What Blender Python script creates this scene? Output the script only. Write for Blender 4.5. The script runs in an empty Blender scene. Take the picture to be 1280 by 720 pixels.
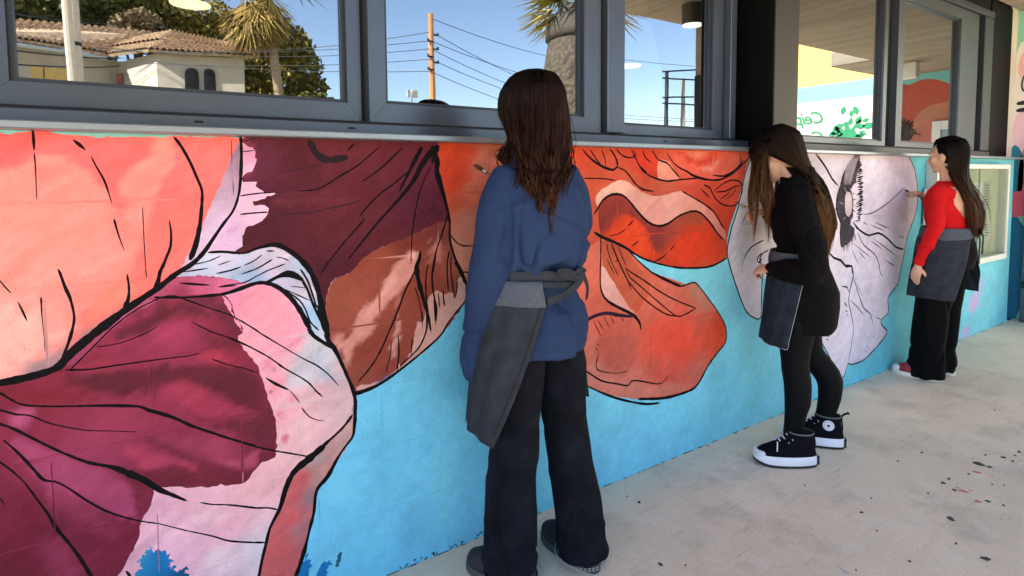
import bpy, bmesh, math, random
import numpy as np
from mathutils import Vector, Matrix
from mathutils.geometry import delaunay_2d_cdt

# ------------------------------------------------------------------ camera, sky, sun, exposure
scene = bpy.context.scene
COL = scene.collection
R = math.radians
FOCAL, PY, PITCH, YAW, ROLL, DIST, EYE = 691.1655, 264.303, R(3.5574), R(57.2581), R(-0.4367), 1.652, 1.2751
fw = np.array([math.cos(YAW)*math.cos(PITCH), math.sin(YAW)*math.cos(PITCH), -math.sin(PITCH)])
ri0 = np.array([math.sin(YAW), -math.cos(YAW), 0.0]); up0 = np.cross(ri0, fw)
ri = ri0*math.cos(ROLL)+up0*math.sin(ROLL); up = up0*math.cos(ROLL)-ri0*math.sin(ROLL)
cam_d = bpy.data.cameras.new('camera'); cam = bpy.data.objects.new('camera', cam_d); COL.objects.link(cam)
cam_d.sensor_width = 36; cam_d.lens = FOCAL/1280*36
cam_d.shift_y = -(360-PY)/1280
cam_d.clip_start = 0.05; cam_d.clip_end = 900
cam.matrix_world = Matrix(((ri[0], up[0], -fw[0], 0), (ri[1], up[1], -fw[1], -DIST), (ri[2], up[2], -fw[2], EYE), (0, 0, 0, 1)))
scene.camera = cam

SUN = Vector((-0.757, 0.055, 0.65)).normalized()
world = bpy.data.worlds.new('World'); scene.world = world; world.use_nodes = True
wn = world.node_tree.nodes; wl = world.node_tree.links
bg = wn['Background']; sky = wn.new('ShaderNodeTexSky'); sky.sky_type = 'NISHITA'; sky.sun_disc = False
sky.sun_elevation = math.asin(SUN.z); sky.sun_rotation = math.atan2(SUN.x, SUN.y)
sky.air_density = 0.9; sky.dust_density = 0.3; sky.ozone_density = 1.0
wl.new(sky.outputs[0], bg.inputs[0]); bg.inputs[1].default_value = 0.09
sd = bpy.data.lights.new('sun', 'SUN'); sd.energy = 5.0; sd.angle = R(0.53); sd.color = (1.0, 0.92, 0.80)
so = bpy.data.objects.new('sun', sd); COL.objects.link(so)
so.rotation_euler = SUN.to_track_quat('Z', 'Y').to_euler()
vs = scene.view_settings; vs.view_transform = 'Standard'; vs.look = 'None'; vs.gamma = 1; vs.use_curve_mapping = False
vs.exposure = 2.45
scene.render.engine = 'CYCLES'
scene.cycles.max_bounces = 8; scene.cycles.diffuse_bounces = 5; scene.cycles.glossy_bounces = 4
scene.cycles.transparent_max_bounces = 12

rng = random.Random(7); nrg = np.random.default_rng(7)

# ------------------------------------------------------------------ helpers
def lin(c):
    return tuple(((x/255)/12.92 if x/255 <= 0.04045 else ((x/255+0.055)/1.055)**2.4) for x in c)
def wall_px(pts, y=0.0):
    """a point of the photograph -> (x, z) on the upright plane of the wall, y metres behind its face"""
    a = np.asarray(pts, float).reshape(-1, 2)
    d = fw + ((a[:, :1]-640)/FOCAL)*ri + ((PY-a[:, 1:])/FOCAL)*up
    t = (y+DIST)/d[:, 1]
    return np.stack([d[:, 0]*t, EYE+d[:, 2]*t], 1)

def nodes(name):
    m = bpy.data.materials.new(name); m.use_nodes = True
    return m, m.node_tree.nodes, m.node_tree.links, m.node_tree.nodes['Principled BSDF']
def mat(name, rgb, rough=0.6, metal=0.0, var=0.12, scale=8.0, bump=0.0, bscale=60.0, spec=0.5, stretch=(1, 1, 1), emit=0.0, sheen=0.0, coat=0.0, rgb2=None, detail=6.0, coords='Object', bdist=0.01):
    m, n, l, b = nodes(name)
    tc = n.new('ShaderNodeTexCoord'); mp = n.new('ShaderNodeMapping'); mp.inputs['Scale'].default_value = stretch
    l.new(tc.outputs[coords], mp.inputs[0])
    nz = n.new('ShaderNodeTexNoise'); nz.inputs['Scale'].default_value = scale; nz.inputs['Detail'].default_value = detail; nz.inputs['Roughness'].default_value = 0.6
    l.new(mp.outputs[0], nz.inputs['Vector'])
    mx = n.new('ShaderNodeMixRGB')
    c = lin(rgb); c2 = lin(rgb2) if rgb2 else None
    mx.inputs[1].default_value = (*[max(0, x*(1-var)) for x in c], 1)
    mx.inputs[2].default_value = (*(c2 if c2 else [min(1, x*(1+var)) for x in c]), 1)
    rp = n.new('ShaderNodeMapRange'); rp.inputs[1].default_value = 0.3; rp.inputs[2].default_value = 0.7
    l.new(nz.outputs['Fac'], rp.inputs[0]); l.new(rp.outputs[0], mx.inputs[0])
    l.new(mx.outputs[0], b.inputs['Base Color'])
    b.inputs['Roughness'].default_value = rough; b.inputs['Metallic'].default_value = metal
    b.inputs['Specular IOR Level'].default_value = spec
    if sheen: b.inputs['Sheen Weight'].default_value = sheen
    if coat: b.inputs['Coat Weight'].default_value = coat
    if bump:
        n2 = n.new('ShaderNodeTexNoise'); n2.inputs['Scale'].default_value = bscale; n2.inputs['Detail'].default_value = 4
        l.new(mp.outputs[0], n2.inputs['Vector'])
        bp = n.new('ShaderNodeBump'); bp.inputs['Strength'].default_value = bump; bp.inputs['Distance'].default_value = bdist
        l.new(n2.outputs['Fac'], bp.inputs['Height']); l.new(bp.outputs[0], b.inputs['Normal'])
    if emit:
        b.inputs['Emission Color'].default_value = (*c, 1); b.inputs['Emission Strength'].default_value = emit
    return m

def tag(o, label=None, cat=None, group=None, kind=None):
    if label: o['label'] = label
    if cat: o['category'] = cat
    if group: o['group'] = group
    if kind: o['kind'] = kind
    return o
def empty(name, loc=(0, 0, 0), rz=0.0, label=None, cat=None, group=None):
    o = bpy.data.objects.new(name, None); COL.objects.link(o); o.location = loc; o.rotation_euler = (0, 0, rz)
    o.empty_display_size = 0.1
    return tag(o, label, cat, group)
def obj(name, me, m=None, parent=None, smooth=False):
    o = bpy.data.objects.new(name, me); COL.objects.link(o)
    if m is not None:
        if not me.materials: me.materials.append(m)
    if parent: o.parent = parent
    if smooth: me.shade_smooth()
    return o
def mesh(verts, faces, name='m'):
    me = bpy.data.meshes.new(name); me.from_pydata([tuple(map(float, v)) for v in verts], [], [tuple(map(int, f)) for f in faces]); me.validate(); me.update()
    return me
class MB:
    """collects shapes that become one mesh"""
    def __init__(s): s.v = []; s.f = []
    def add(s, v, f):
        k = len(s.v); s.v += [tuple(map(float, x)) for x in v]; s.f += [tuple(i+k for i in q) for q in f]; return s
    def box(s, a, b):
        (x0, y0, z0), (x1, y1, z1) = a, b
        return s.add([(x0,y0,z0),(x1,y0,z0),(x1,y1,z0),(x0,y1,z0),(x0,y0,z1),(x1,y0,z1),(x1,y1,z1),(x0,y1,z1)],
                     [(0,3,2,1),(4,5,6,7),(0,1,5,4),(1,2,6,5),(2,3,7,6),(3,0,4,7)])
    def bbox(s, a, b, r=0.004):
        """box with all edges chamfered by r"""
        bm = bmesh.new(); t = MB().box(a, b)
        vs_ = [bm.verts.new(v) for v in t.v]
        for f in t.f: bm.faces.new([vs_[i] for i in f])
        bmesh.ops.bevel(bm, geom=list(bm.edges), offset=r, segments=1, affect='EDGES', profile=0.5)
        bm.verts.index_update()
        s.add([v.co[:] for v in bm.verts], [[v.index for v in f.verts] for f in bm.faces]); bm.free(); return s
    def tube(s, pts, r, n=8, cap=True):
        P = [Vector(p) for p in pts]; rr = r if hasattr(r, '__len__') else [r]*len(P)
        k = len(s.v); prev = None
        for i, p in enumerate(P):
            t = (P[min(i+1, len(P)-1)]-P[max(i-1, 0)]).normalized()
            if prev is None:
                a = t.orthogonal().normalized()
            else:
                a = (prev-t*prev.dot(t)); a = a.normalized() if a.length > 1e-6 else t.orthogonal().normalized()
            prev = a; b = t.cross(a)
            for j in range(n):
                q = 2*math.pi*j/n; s.v.append(tuple(p+(a*math.cos(q)+b*math.sin(q))*rr[i]))
        for i in range(len(P)-1):
            for j in range(n):
                s.f.append((k+i*n+j, k+i*n+(j+1) % n, k+(i+1)*n+(j+1) % n, k+(i+1)*n+j))
        if cap:
            s.f.append(tuple(k+j for j in reversed(range(n)))); s.f.append(tuple(k+(len(P)-1)*n+j for j in range(n)))
        return s
    def prism(s, poly, axis, a, b):
        """polygon (2 coords) extruded along axis 0/1/2 from a to b"""
        k = len(poly); o = [i for i in range(3) if i != axis]
        V = []
        for t in (a, b):
            for q in poly:
                c = [0, 0, 0]; c[axis] = t; c[o[0]] = q[0]; c[o[1]] = q[1]; V.append(c)
        F = [tuple(range(k)), tuple(range(2*k-1, k-1, -1))]+[(i, i+k, (i+1) % k+k, (i+1) % k) for i in range(k)]
        s.add(V, F); return s
    def build(s, name, m=None, parent=None, smooth=False, fix=True):
        me = bpy.data.meshes.new(name); me.from_pydata(s.v, [], s.f); me.update()
        if fix:
            bm = bmesh.new(); bm.from_mesh(me); bmesh.ops.recalc_face_normals(bm, faces=list(bm.faces)); bm.to_mesh(me); bm.free()
        return obj(name, me, m, parent, smooth)
# ------------------------------------------------------------------ the painted block wall
WX0, WX1, WTOP = -1.4, 6.131, 1.388
def catmull(pts, step=None, closed=False, n=4):
    P = np.asarray(pts, float); N = len(P); out = []
    rngi = range(N) if closed else range(N-1)
    for i in rngi:
        p0, p1, p2, p3 = (P[(i-1) % N], P[i], P[(i+1) % N], P[(i+2) % N]) if closed else (P[max(i-1, 0)], P[i], P[i+1], P[min(i+2, N-1)])
        L = np.linalg.norm((p2-p1)[:2]); k = n if step is None else max(1, int(math.ceil(L/step)))
        for t in np.arange(k)/k:
            out.append(0.5*((2*p1)+(-p0+p2)*t+(2*p0-5*p1+4*p2-p3)*t*t+(-p0+3*p1-3*p2+p3)*t**3))
    if not closed: out.append(P[-1])
    return np.array(out)
TILE = dict(A=(0,160,4), B=(300,160,4), C=(700,160,4), D=(960,160,4), E=(0,340,4), F=(300,340,4), G=(0,540,4), H=(300,540,4), I=(700,340,4), J=(960,340,4),
            K=(200,280,5.3333), L=(0,440,4), M=(240,440,5.3333), N=(420,300,7.1111), O=(1000,180,4.5), Q=(1000,330,4.5), R=(890,180,3), S=(700,300,5.1429), T=(700,100,6), Z=(0,0,1))
def px(s):
    """'A 10,20 30,40 B 5,6' -> photograph points"""
    out = []; t = TILE['Z']
    for w in s.split():
        if w in TILE: t = TILE[w]; continue
        a = w.split(',')
        out.append((t[0]+float(a[0])/t[2], t[1]+float(a[1])/t[2]))
    return out
REG = []   # hard edged areas of paint, later over earlier
def reg(s, ctrl, smooth=True, jit=0.0015, soft=()):
    """ctrl: 'x,y,r,g,b ...' in photograph points"""
    c = [[float(q) for q in w.split(',')] for w in ctrl.split()]
    REG.append(dict(p=px(s), c=np.array(c), smooth=smooth, jit=jit, soft=list(soft)))
def soft(s, rgb, w=0.02, a=1.0): return dict(p=px(s), rgb=rgb, w=max(.006, w*.7), a=a)
STR = []   # strokes
def st(s, w, rgb=(17, 16, 20)):
    ws = [float(x) for x in str(w).split(',')]
    STR.append((px(s), ws, rgb))

# --- blue ground of the picture
reg('-500,100 1500,100 1500,1500 -500,1500', '450,560,118,210,246 550,620,120,212,248 800,520,126,216,244 900,480,118,206,230 880,380,126,212,230 960,470,124,214,238 1100,450,116,212,230 1230,360,130,222,238 1150,250,114,212,228 600,430,108,196,224 60,165,130,200,205', smooth=False, jit=0,
    soft=[soft('1214,370 1222,362 1224,378 1216,392 1210,388', (205,190,235), .03), soft('1203,412 1212,406 1212,418 1204,426', (200,185,230), .03), soft('1225,350 1232,345 1228,370 1222,375', (175,205,240), .04),
          soft('450,560 480,520 530,500 560,520 540,560 490,600', (110,202,240), .06, .7), soft('690,560 760,540 820,540 800,570 720,590', (122,212,244), .08, .7)])
# --- salmon flower
reg('Z -300,160 A -300,30 0,27 100,22 170,16 240,15 330,35 460,42 560,46 780,42 1000,43 1200,52 1207,130 1203,250 1192,340 1165,415 1120,475 1075,540 1020,620 960,680 E 880,10 790,80 700,140 620,195 520,270 420,350 340,420 290,475 200,510 100,535 0,555 -200,590 -900,700',
    '20,172,230,104,104 70,176,242,110,112 150,185,246,114,116 210,175,244,113,115 250,215,246,116,114 285,200,246,118,114 280,255,246,118,113 215,330,248,122,116 230,300,246,118,112 160,200,240,110,108',
    soft=[soft('A -600,210 0,200 100,188 200,135 300,145 400,180 450,222 500,275 540,335 562,395 600,400 617,380 612,290 640,230 700,190 760,130 785,40 850,40 862,170 805,270 772,370 742,450 712,560 690,640 650,690 E 600,20 520,90 440,180 400,280 300,330 250,420 100,500 0,520 -900,640', (248,142,134), .012),
          soft('A -500,420 60,330 200,300 400,330 480,440 500,600 560,720 E 400,60 300,200 250,400 100,520 -800,640', (249,152,142), .10),
          soft('E -700,160 0,180 120,160 200,220 260,330 220,430 100,500 0,530 -700,640', (248,184,174), .09),
          soft('E 440,170 500,100 570,45 650,40 700,60 690,110 620,170 540,220 440,270 415,260', (246,136,120), .02),
          soft('E 130,500 200,450 330,380 480,260 560,200 620,190 500,300 400,400 280,490 160,530', (140,122,132), .035, .9),
          soft('A 540,440 600,420 640,480 630,560 570,520', (248,134,126), .02),
          soft('A 150,210 220,190 270,220 220,250', (250,132,124), .02)])
# --- pink strip with dark burgundy petal
reg('A 1195,60 1195,30 B 990,70 1040,430 N 1150,430 F 1120,130 1000,315 860,440 700,555 575,608 H 560,20 440,210 375,320 300,640 Z 360,760 100,760 100,600 E 300,480 620,200 880,20', '400,250,92,40,48 480,400,140,70,58 300,320,206,180,210 320,440,240,170,190')
reg('A 1200,40 B 60,40 200,46 240,520 100,620 K 560,200 450,195 320,190 A 1120,475 1165,415 1192,340 1203,250 1207,130', '310,180,222,150,185 318,230,232,176,205 322,265,236,186,212 290,280,214,176,212 306,300,212,182,216 330,310,214,180,208')
reg('B 60,36 1010,72 1000,120 985,200 1000,260 1020,330 1040,430 1045,480 1010,468 900,520 700,600 610,660 560,715 N 0,345 F 480,20 450,70 432,140 425,230 400,170 370,80 K 1050,430 1010,330 960,260 880,190 800,150 740,150 640,170 560,200 490,190 550,150 B 15,560 30,500 60,488 110,462 145,425 130,385 70,382 60,365 120,352 180,325 110,318 80,290 90,265 10,272 15,235 60,215 80,160 66,100',
    '320,200,94,42,60 330,260,78,34,46 380,200,84,36,46 420,190,92,38,48 450,250,96,38,48 500,220,98,40,50 540,200,94,38,52 480,300,92,38,48 420,330,80,34,46 350,280,80,34,46 390,270,88,36,46 540,260,86,36,50',
    soft=[soft('B 330,50 560,70 700,90 640,160 480,200 380,150', (104,44,52), .05, .7), soft('B 400,400 620,360 760,420 600,600 480,640 380,560', (94,40,50), .06, .6), soft('B 200,350 560,330 560,370 240,380', (112,52,62), .02, .5), soft('B 15,60 70,60 75,210 20,230', (128,58,80), .015, .8), soft('B 780,260 960,300 1030,420 940,470 760,420', (84,36,54), .05, .6)])
# --- brown petal
reg('B 1045,470 1010,466 900,520 700,600 610,660 560,715 N 0,345 F 480,20 450,70 432,140 425,230 440,330 470,380 500,440 540,530 565,595 600,600 640,588 700,560 740,538 800,490 860,448 930,390 1000,325 1060,245 1100,190 1128,110 N 1160,450 1160,400 1110,290 1060,190 1020,80 B 1075,650 1052,560',
    '430,370,150,82,62 420,420,148,76,66 470,350,146,74,62 460,440,138,66,54 450,475,146,80,68 520,320,136,66,54 500,380,142,70,58 530,350,134,66,50 560,320,150,82,66 545,300,120,60,52 480,460,140,68,56 505,300,118,56,50 475,325,148,74,58',
    soft=[soft('N 645,118 690,100 740,115 735,160 690,290 600,430 540,500 470,560 400,640 330,730 F 690,240 650,320 590,362 560,400 545,475 530,480 518,420 480,382 470,350 480,338 500,352 540,330 560,300 580,230 640,150 N 270,590 400,470 450,330 520,240', (205,142,132), .008),
          soft('N 500,300 540,330 480,430 430,480 300,640 260,680 300,600 400,480', (226,166,154), .014, .9), soft('N 655,115 700,105 725,130 700,165 660,160', (232,178,168), .008),
          soft('N 930,60 950,130 900,180 850,170 840,100 870,40', (190,122,110), .02, .8), soft('N 840,0 900,0 880,30 840,20', (220,160,150), .02, .8),
          soft('F 790,225 802,240 798,330 770,430 745,390 765,330', (202,146,136), .01), soft('F 830,130 800,160 775,175 790,125', (186,118,104), .008, .7),
          soft('F 470,330 520,320 560,360 530,430 500,400', (214,150,138), .015, .7)])
reg('N 1078,345 1120,330 1160,440 1150,540 1010,730 F 1000,322 930,388 860,446 800,486 790,500 700,560 640,588 590,596 580,575 650,560 720,530 775,490 795,450 800,480 840,430 870,330 888,245 915,250 925,190 935,150 N 860,470 900,450 960,480 1000,470 1040,470 1058,520',
    '575,360,206,162,152 560,390,204,160,150 530,420,204,158,148 500,455,202,156,150 460,485,214,172,162 480,472,110,100,150 545,370,198,150,138', jit=.002)
# --- pale blue fold
reg('K 100,352 200,308 320,190 450,192 560,200 640,172 740,155 840,190 930,250 1000,340 1040,450 1080,600 1112,720 F 430,330 435,362 400,345 360,305 330,255 K 1000,700 920,560 830,450 720,395 600,402 480,372 300,350 180,350',
    '250,335,190,200,226 280,320,204,200,222 310,345,160,182,214 330,325,204,196,218 355,315,208,198,220 375,330,182,204,232 385,360,206,200,222 395,395,160,196,230 405,425,200,212,228 345,335,206,192,216 320,352,150,176,214 230,342,178,188,216')
# --- plum and pink petal
reg('E 860,40 790,85 700,145 620,200 520,275 420,355 340,425 290,480 100,540 0,560 -300,620 Z -300,900 200,700 330,560 280,400 E 1100,100 K 560,395 300,350', '150,420,150,58,84 250,500,140,50,76')
reg('K 40,400 100,352 180,350 300,350 480,372 560,395 640,398 540,432 430,467 300,482 150,492 0,492 -80,500 E 780,150 700,190 620,240 500,340 400,440 330,500 300,480 420,355 520,275 620,200 700,145 790,85 860,40',
    '215,350,176,82,112 250,355,190,88,120 280,358,206,106,142 300,362,216,130,168 225,365,150,58,84 195,385,168,82,116 150,420,164,74,108 100,455,150,66,98 90,462,150,66,96 260,345,170,90,130')
PINK = 'K 560,440 640,402 720,398 800,432 870,492 930,572 990,672 F 330,260 370,325 430,362 470,388 500,440 540,530 560,600 572,640 560,690 M 1062,435 1000,512 870,632 790,712 H 420,70 350,130 270,200 230,280 200,380 150,480 130,560 110,640 95,720 80,800 Z 300,900 -300,1200 -300,700 100,600 200,450 270,380'
reg(PINK, '320,380,246,160,182 350,400,244,160,180 310,420,240,168,186 290,365,226,140,172 330,440,244,168,188 390,445,208,206,214 400,430,200,204,218 375,470,232,206,214 420,470,220,196,204 400,480,236,184,194 420,510,218,184,190 380,540,244,196,202 350,520,246,178,190 400,560,232,188,194 350,570,244,196,200 330,600,244,190,198 250,620,238,186,202 200,640,232,178,200 290,660,240,184,200 220,690,228,176,202 300,700,230,206,216 316,690,226,216,224 260,760,230,190,206 180,800,226,180,200 350,600,246,186,194 345,480,240,160,178 365,425,240,160,182',
    soft=[soft('F 345,330 420,360 470,400 480,470 440,540 360,580 280,560 250,570 290,450 330,390', (206,206,216), .03, .9), soft('F 385,430 440,470 480,540 450,560 400,520', (176,190,216), .03, .8), soft('M 560,360 700,330 860,300 1050,268 1060,285 860,320 720,350 560,378', (236,214,216), .004, .7),
          soft('M 520,250 545,270 530,290 512,275', (150,60,84), .006, .8), soft('M 595,285 615,290 605,306 590,300', (130,60,80), .005, .8), soft('M 640,290 690,300 680,350 640,340', (226,140,160), .02, .6), soft('M 580,400 615,420 600,440 575,425', (222,110,140), .01, .8), soft('M 615,560 640,570 620,620 605,600', (206,84,116), .01, .8), soft('M 560,640 620,600 600,640', (216,120,144), .02, .6),
          soft('M 540,100 570,110 555,140 535,130', (206,110,134), .01, .7), soft('M 500,60 530,40 520,90 480,110', (214,120,146), .015, .6), soft('G 780,470 900,440 1000,560 900,640 800,600', (240,196,214), .05, .6), soft('G 1010,640 1130,560 1180,570 1040,670', (248,214,222), .012, .8), soft('G 930,430 1050,420 1140,400 1080,450', (246,206,214), .012, .6)])
reg('M 1066,440 1000,520 870,640 800,720 H 420,78 350,138 270,210 235,285 205,385 155,485 135,565 112,645 95,760 Z 300,900 330,900 H 200,860 280,720 320,600 350,480 370,400 375,330 390,280 440,220 500,110 560,30 570,0 F 575,740 578,650',
    '430,560,198,160,158 415,570,202,150,148 400,575,178,160,160 408,585,200,140,138 395,600,176,140,142 385,620,150,122,132 380,600,204,96,96 370,620,206,98,102 365,650,214,100,104 350,680,208,98,100 375,660,170,118,124 340,715,200,100,100 330,780,200,96,98 440,535,196,160,160')
# --- big burgundy petal
reg('E 830,125 900,118 1010,112 K 430,470 480,540 490,590 540,680 550,725 E 1110,120 1160,172 1165,212 1205,262 1210,302 1190,340 1230,400 M 380,30 440,90 460,160 490,240 520,330 550,420 560,500 565,600 550,700 G 1310,150 1280,185 1220,252 1130,268 1000,276 880,274 830,276 770,290 765,340 740,400 705,450 690,540 640,640 590,720 540,800 Z 120,800 60,920 -300,1200 -300,470 E -300,600 0,565 100,545 200,520 290,490 420,430 500,350 620,250 700,195',
    '100,480,128,44,62 170,470,140,50,76 200,440,146,54,80 230,400,138,50,74 300,420,132,46,66 60,500,130,46,64 150,520,150,58,84 100,560,150,60,90 50,540,130,46,70 250,500,146,54,78 30,640,116,38,58 60,680,112,38,60 20,700,112,38,60 120,690,118,40,62 150,660,120,40,64 100,600,156,66,102 180,590,140,54,84 270,560,156,62,90 320,520,108,40,54 210,420,150,58,86 330,560,116,44,62 40,800,112,38,58 250,570,130,48,70',
    soft=[soft('E 575,330 580,292 680,225 800,180 880,150 960,150 1060,200 1060,240 960,222 880,238 800,262 720,312 640,338', (100,42,54), .014), soft('E 930,140 1110,125 1165,200 1205,262 1180,330 1120,260 1040,200', (108,46,64), .02), soft('E 960,270 1060,300 1180,340 1200,380 1060,370 980,320', (106,44,56), .02, .8),
          soft('L 340,115 500,105 700,82 950,62 1100,70 1290,120 1290,310 1180,268 1050,205 950,160 800,172 650,215 600,225 480,190 360,160', (98,40,52), .014), soft('M 0,400 180,440 380,410 540,410 555,520 540,600 430,600 330,560 160,520 40,470', (104,42,56), .02, .9),
          soft('L 420,540 560,575 760,590 850,570 900,560 980,590 1000,560 900,530 800,480 700,430 640,410 760,430 900,490 1100,560 1200,592 1290,580 1230,655 1100,678 850,684 770,690 770,725 680,690 560,592', (112,42,58), .01),
          soft('L 680,560 760,580 880,562 985,595 960,560 860,520 760,500 620,470', (172,66,94), .012, .9), soft('L 1080,530 1200,540 1280,480 1290,560 1240,592 1180,580', (184,84,110), .014, .8), soft('L 880,420 1100,460 1200,500 1080,540 920,490 800,440', (160,66,96), .03, .7),
          soft('G 70,30 220,80 330,120 480,190 600,240 660,290 690,400 682,437 560,400 430,340 300,290 265,330 200,240 100,110', (160,70,106), .012), soft('G 300,300 400,360 560,470 590,500 570,530 480,480 330,400 280,350', (142,58,84), .02, .8), soft('G 200,560 300,560 400,690 330,760 240,700', (148,60,92), .03, .8), soft('G -50,540 160,560 230,740 -50,760', (100,34,50), .05, .8),
          soft('L 60,350 110,268 160,280 150,330 100,390', (190,92,134), .014, .8), soft('L 0,200 100,190 300,200 420,240 100,262', (128,40,56), .02, .8), soft('G 660,300 775,290 760,350 700,450 690,420 680,350', (122,44,68), .008), soft('E 780,290 900,240 960,260 1000,330 900,370 780,340', (164,62,92), .04, .8), soft('E 980,430 1100,400 1160,440 1080,450', (176,60,80), .02, .8),
          soft('E 380,480 600,440 640,460 420,500', (160,60,84), .02, .7), soft('L 830,170 950,160 1100,230 1280,310 1000,330 930,290 840,240', (164,60,86), .02, .8)])
reg('G 660,740 690,690 705,650 680,655 715,625 735,585 765,570 770,592 800,590 832,600 858,640 848,672 866,668 870,690 930,686 940,725 920,800 700,800', '180,690,60,150,200 200,690,24,112,174 215,700,32,124,186 232,715,24,84,130 200,760,40,130,190', smooth=False, jit=.004)
reg('H 285,730 300,680 320,640 330,606 340,620 358,655 352,690 335,735', '380,705,30,122,190 385,690,44,140,206', smooth=False, jit=.003)
reg('H 375,730 395,680 420,650 458,638 452,670 436,690 432,735', '405,710,34,126,196', smooth=False, jit=.003)
reg('H 476,672 486,640 498,598 508,605 505,640 492,672', '423,700,40,104,126', smooth=False, jit=.002)
# --- orange flower: upper part with lips
reg('B 1005,70 Z 640,175 760,180 C 955,112 955,135 930,200 905,310 880,400 850,490 834,560 832,645 760,690 680,700 580,697 480,675 400,645 330,600 Z 782,312 760,300 742,360 740,470 700,470 650,470 605,420 N 1165,440 1110,290 1050,160 B 1055,560 1048,460 1030,380 1005,290 985,220 990,120',
    '560,190,196,72,48 570,220,200,66,42 590,240,206,110,84 600,200,212,120,96 585,280,192,122,102 575,320,190,130,108 590,330,190,124,104 570,250,190,84,60 730,195,204,76,52 760,215,192,82,60 745,240,200,88,62 790,230,190,84,60 800,200,196,66,46 830,240,184,88,68 870,250,196,74,52 900,230,206,76,54 900,270,196,70,50 920,210,214,78,60 880,200,224,92,72 860,190,222,96,78 720,230,196,84,60',
    soft=[soft('C 570,112 780,112 950,122 900,190 850,232 790,256 720,252 650,228 590,190', (222,98,78), .012), soft('C 590,118 640,170 710,188 770,165 785,115 760,120 740,150 690,160 640,140 620,112', (206,62,44), .014, .9), soft('C 620,115 650,140 700,150 730,130 740,112', (230,130,108), .012, .9), soft('C 700,200 760,190 790,170 770,210 720,215', (240,160,136), .012, .8), soft('C 370,115 460,120 492,170 492,250 450,238 400,190', (200,62,42), .01), soft('B 1005,75 1180,80 1140,220 1060,340 1030,300', (200,68,42), .03, .9)])
reg('C 492,168 540,165 556,185 575,215 600,250 560,262 530,262 490,254', '825,210,228,150,128 840,218,226,140,120')
reg('C 180,345 230,292 300,262 350,275 410,320 480,340 560,325 610,315 660,345 720,385 770,430 800,480 828,520 822,560 790,548 740,472 690,425 640,420 590,445 540,480 490,492 440,472 390,422 340,352 300,333 250,335 212,358 190,395',
    '755,232,226,180,162 775,228,224,172,156 800,250,214,156,140 820,265,216,150,140 840,255,220,158,146 870,255,222,150,134 890,280,216,138,122 905,298,214,130,112 745,245,224,176,162')
reg('C 190,402 214,360 260,334 310,336 350,370 395,425 450,475 490,492 540,480 600,438 660,416 700,422 745,470 790,535 822,560 834,570 832,645 760,690 680,700 580,697 480,675 400,645 330,600 270,572 210,548 196,480',
    '755,260,136,54,50 770,250,138,56,52 752,285,130,52,46 800,270,140,58,52 820,300,134,58,54 830,290,146,64,56 850,270,160,74,54 870,268,158,76,52 875,300,206,62,38 890,310,202,68,46 860,325,200,66,42 840,320,196,62,38 900,300,190,72,50 800,305,204,66,38 785,300,208,72,42 770,290,212,72,42 780,275,214,74,44 880,330,186,80,58 760,292,200,70,44',
    soft=[soft('C 246,530 256,480 290,445 335,432 375,448 420,490 450,550 470,610 500,640 480,672 400,640 320,590 262,550', (212,70,38), .012), soft('C 196,400 300,350 350,380 420,470 520,500 500,600 470,600 430,500 380,450 330,432 270,460 245,510 200,500', (134,54,50), .014, .9), soft('C 640,500 720,500 790,560 800,640 700,680 600,660 580,580', (214,64,36), .05, .9)])
# --- orange flower: lower bowl
reg('S 262,0 320,0 380,15 430,55 500,130 600,215 700,270 780,297 823,290 I 455,0 530,40 600,72 665,52 690,66 740,132 790,200 828,275 828,350 790,400 740,470 690,560 640,597 520,630 400,636 280,622 180,592 120,560 Z 700,470 716,440 720,380 730,320',
    '722,360,216,112,90 740,400,212,104,84 735,430,204,116,98 760,420,200,94,76 780,440,184,92,80 770,455,180,96,84 810,430,224,96,76 850,410,226,84,66 860,440,224,92,74 890,420,208,78,56 900,415,206,70,42 880,380,204,110,90 870,365,194,118,98 840,370,204,108,88 800,380,208,104,84 830,470,216,96,80 790,485,206,122,106 740,475,202,130,116 760,485,204,126,112 870,460,196,104,90 780,350,196,100,76 850,390,214,96,78 725,340,216,116,96',
    soft=[soft('I 200,330 330,310 360,420 300,480 200,440', (184,92,78), .05, .8), soft('I 480,250 620,260 700,340 640,430 500,440 440,360', (228,84,62), .08, .8), soft('I 660,250 720,240 720,310 680,320', (196,84,64), .04, .6), soft('I 120,520 300,560 600,560 640,590 400,630 180,590', (208,128,110), .03, .8), soft('I 650,60 700,80 740,150 760,180 700,160', (176,130,112), .03, .7)])
reg('S 268,0 330,5 380,20 430,60 470,120 560,260 570,330 530,410 488,470 400,350 330,250 280,165', '760,330,190,92,66 780,350,186,90,64 795,370,196,98,74 800,380,192,88,64 770,310,176,80,58', jit=.002)
reg('S 272,170 330,250 400,360 450,440 482,472 390,437 310,392 270,336', '760,350,228,176,166 775,375,230,166,154 785,388,222,150,136')
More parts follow.
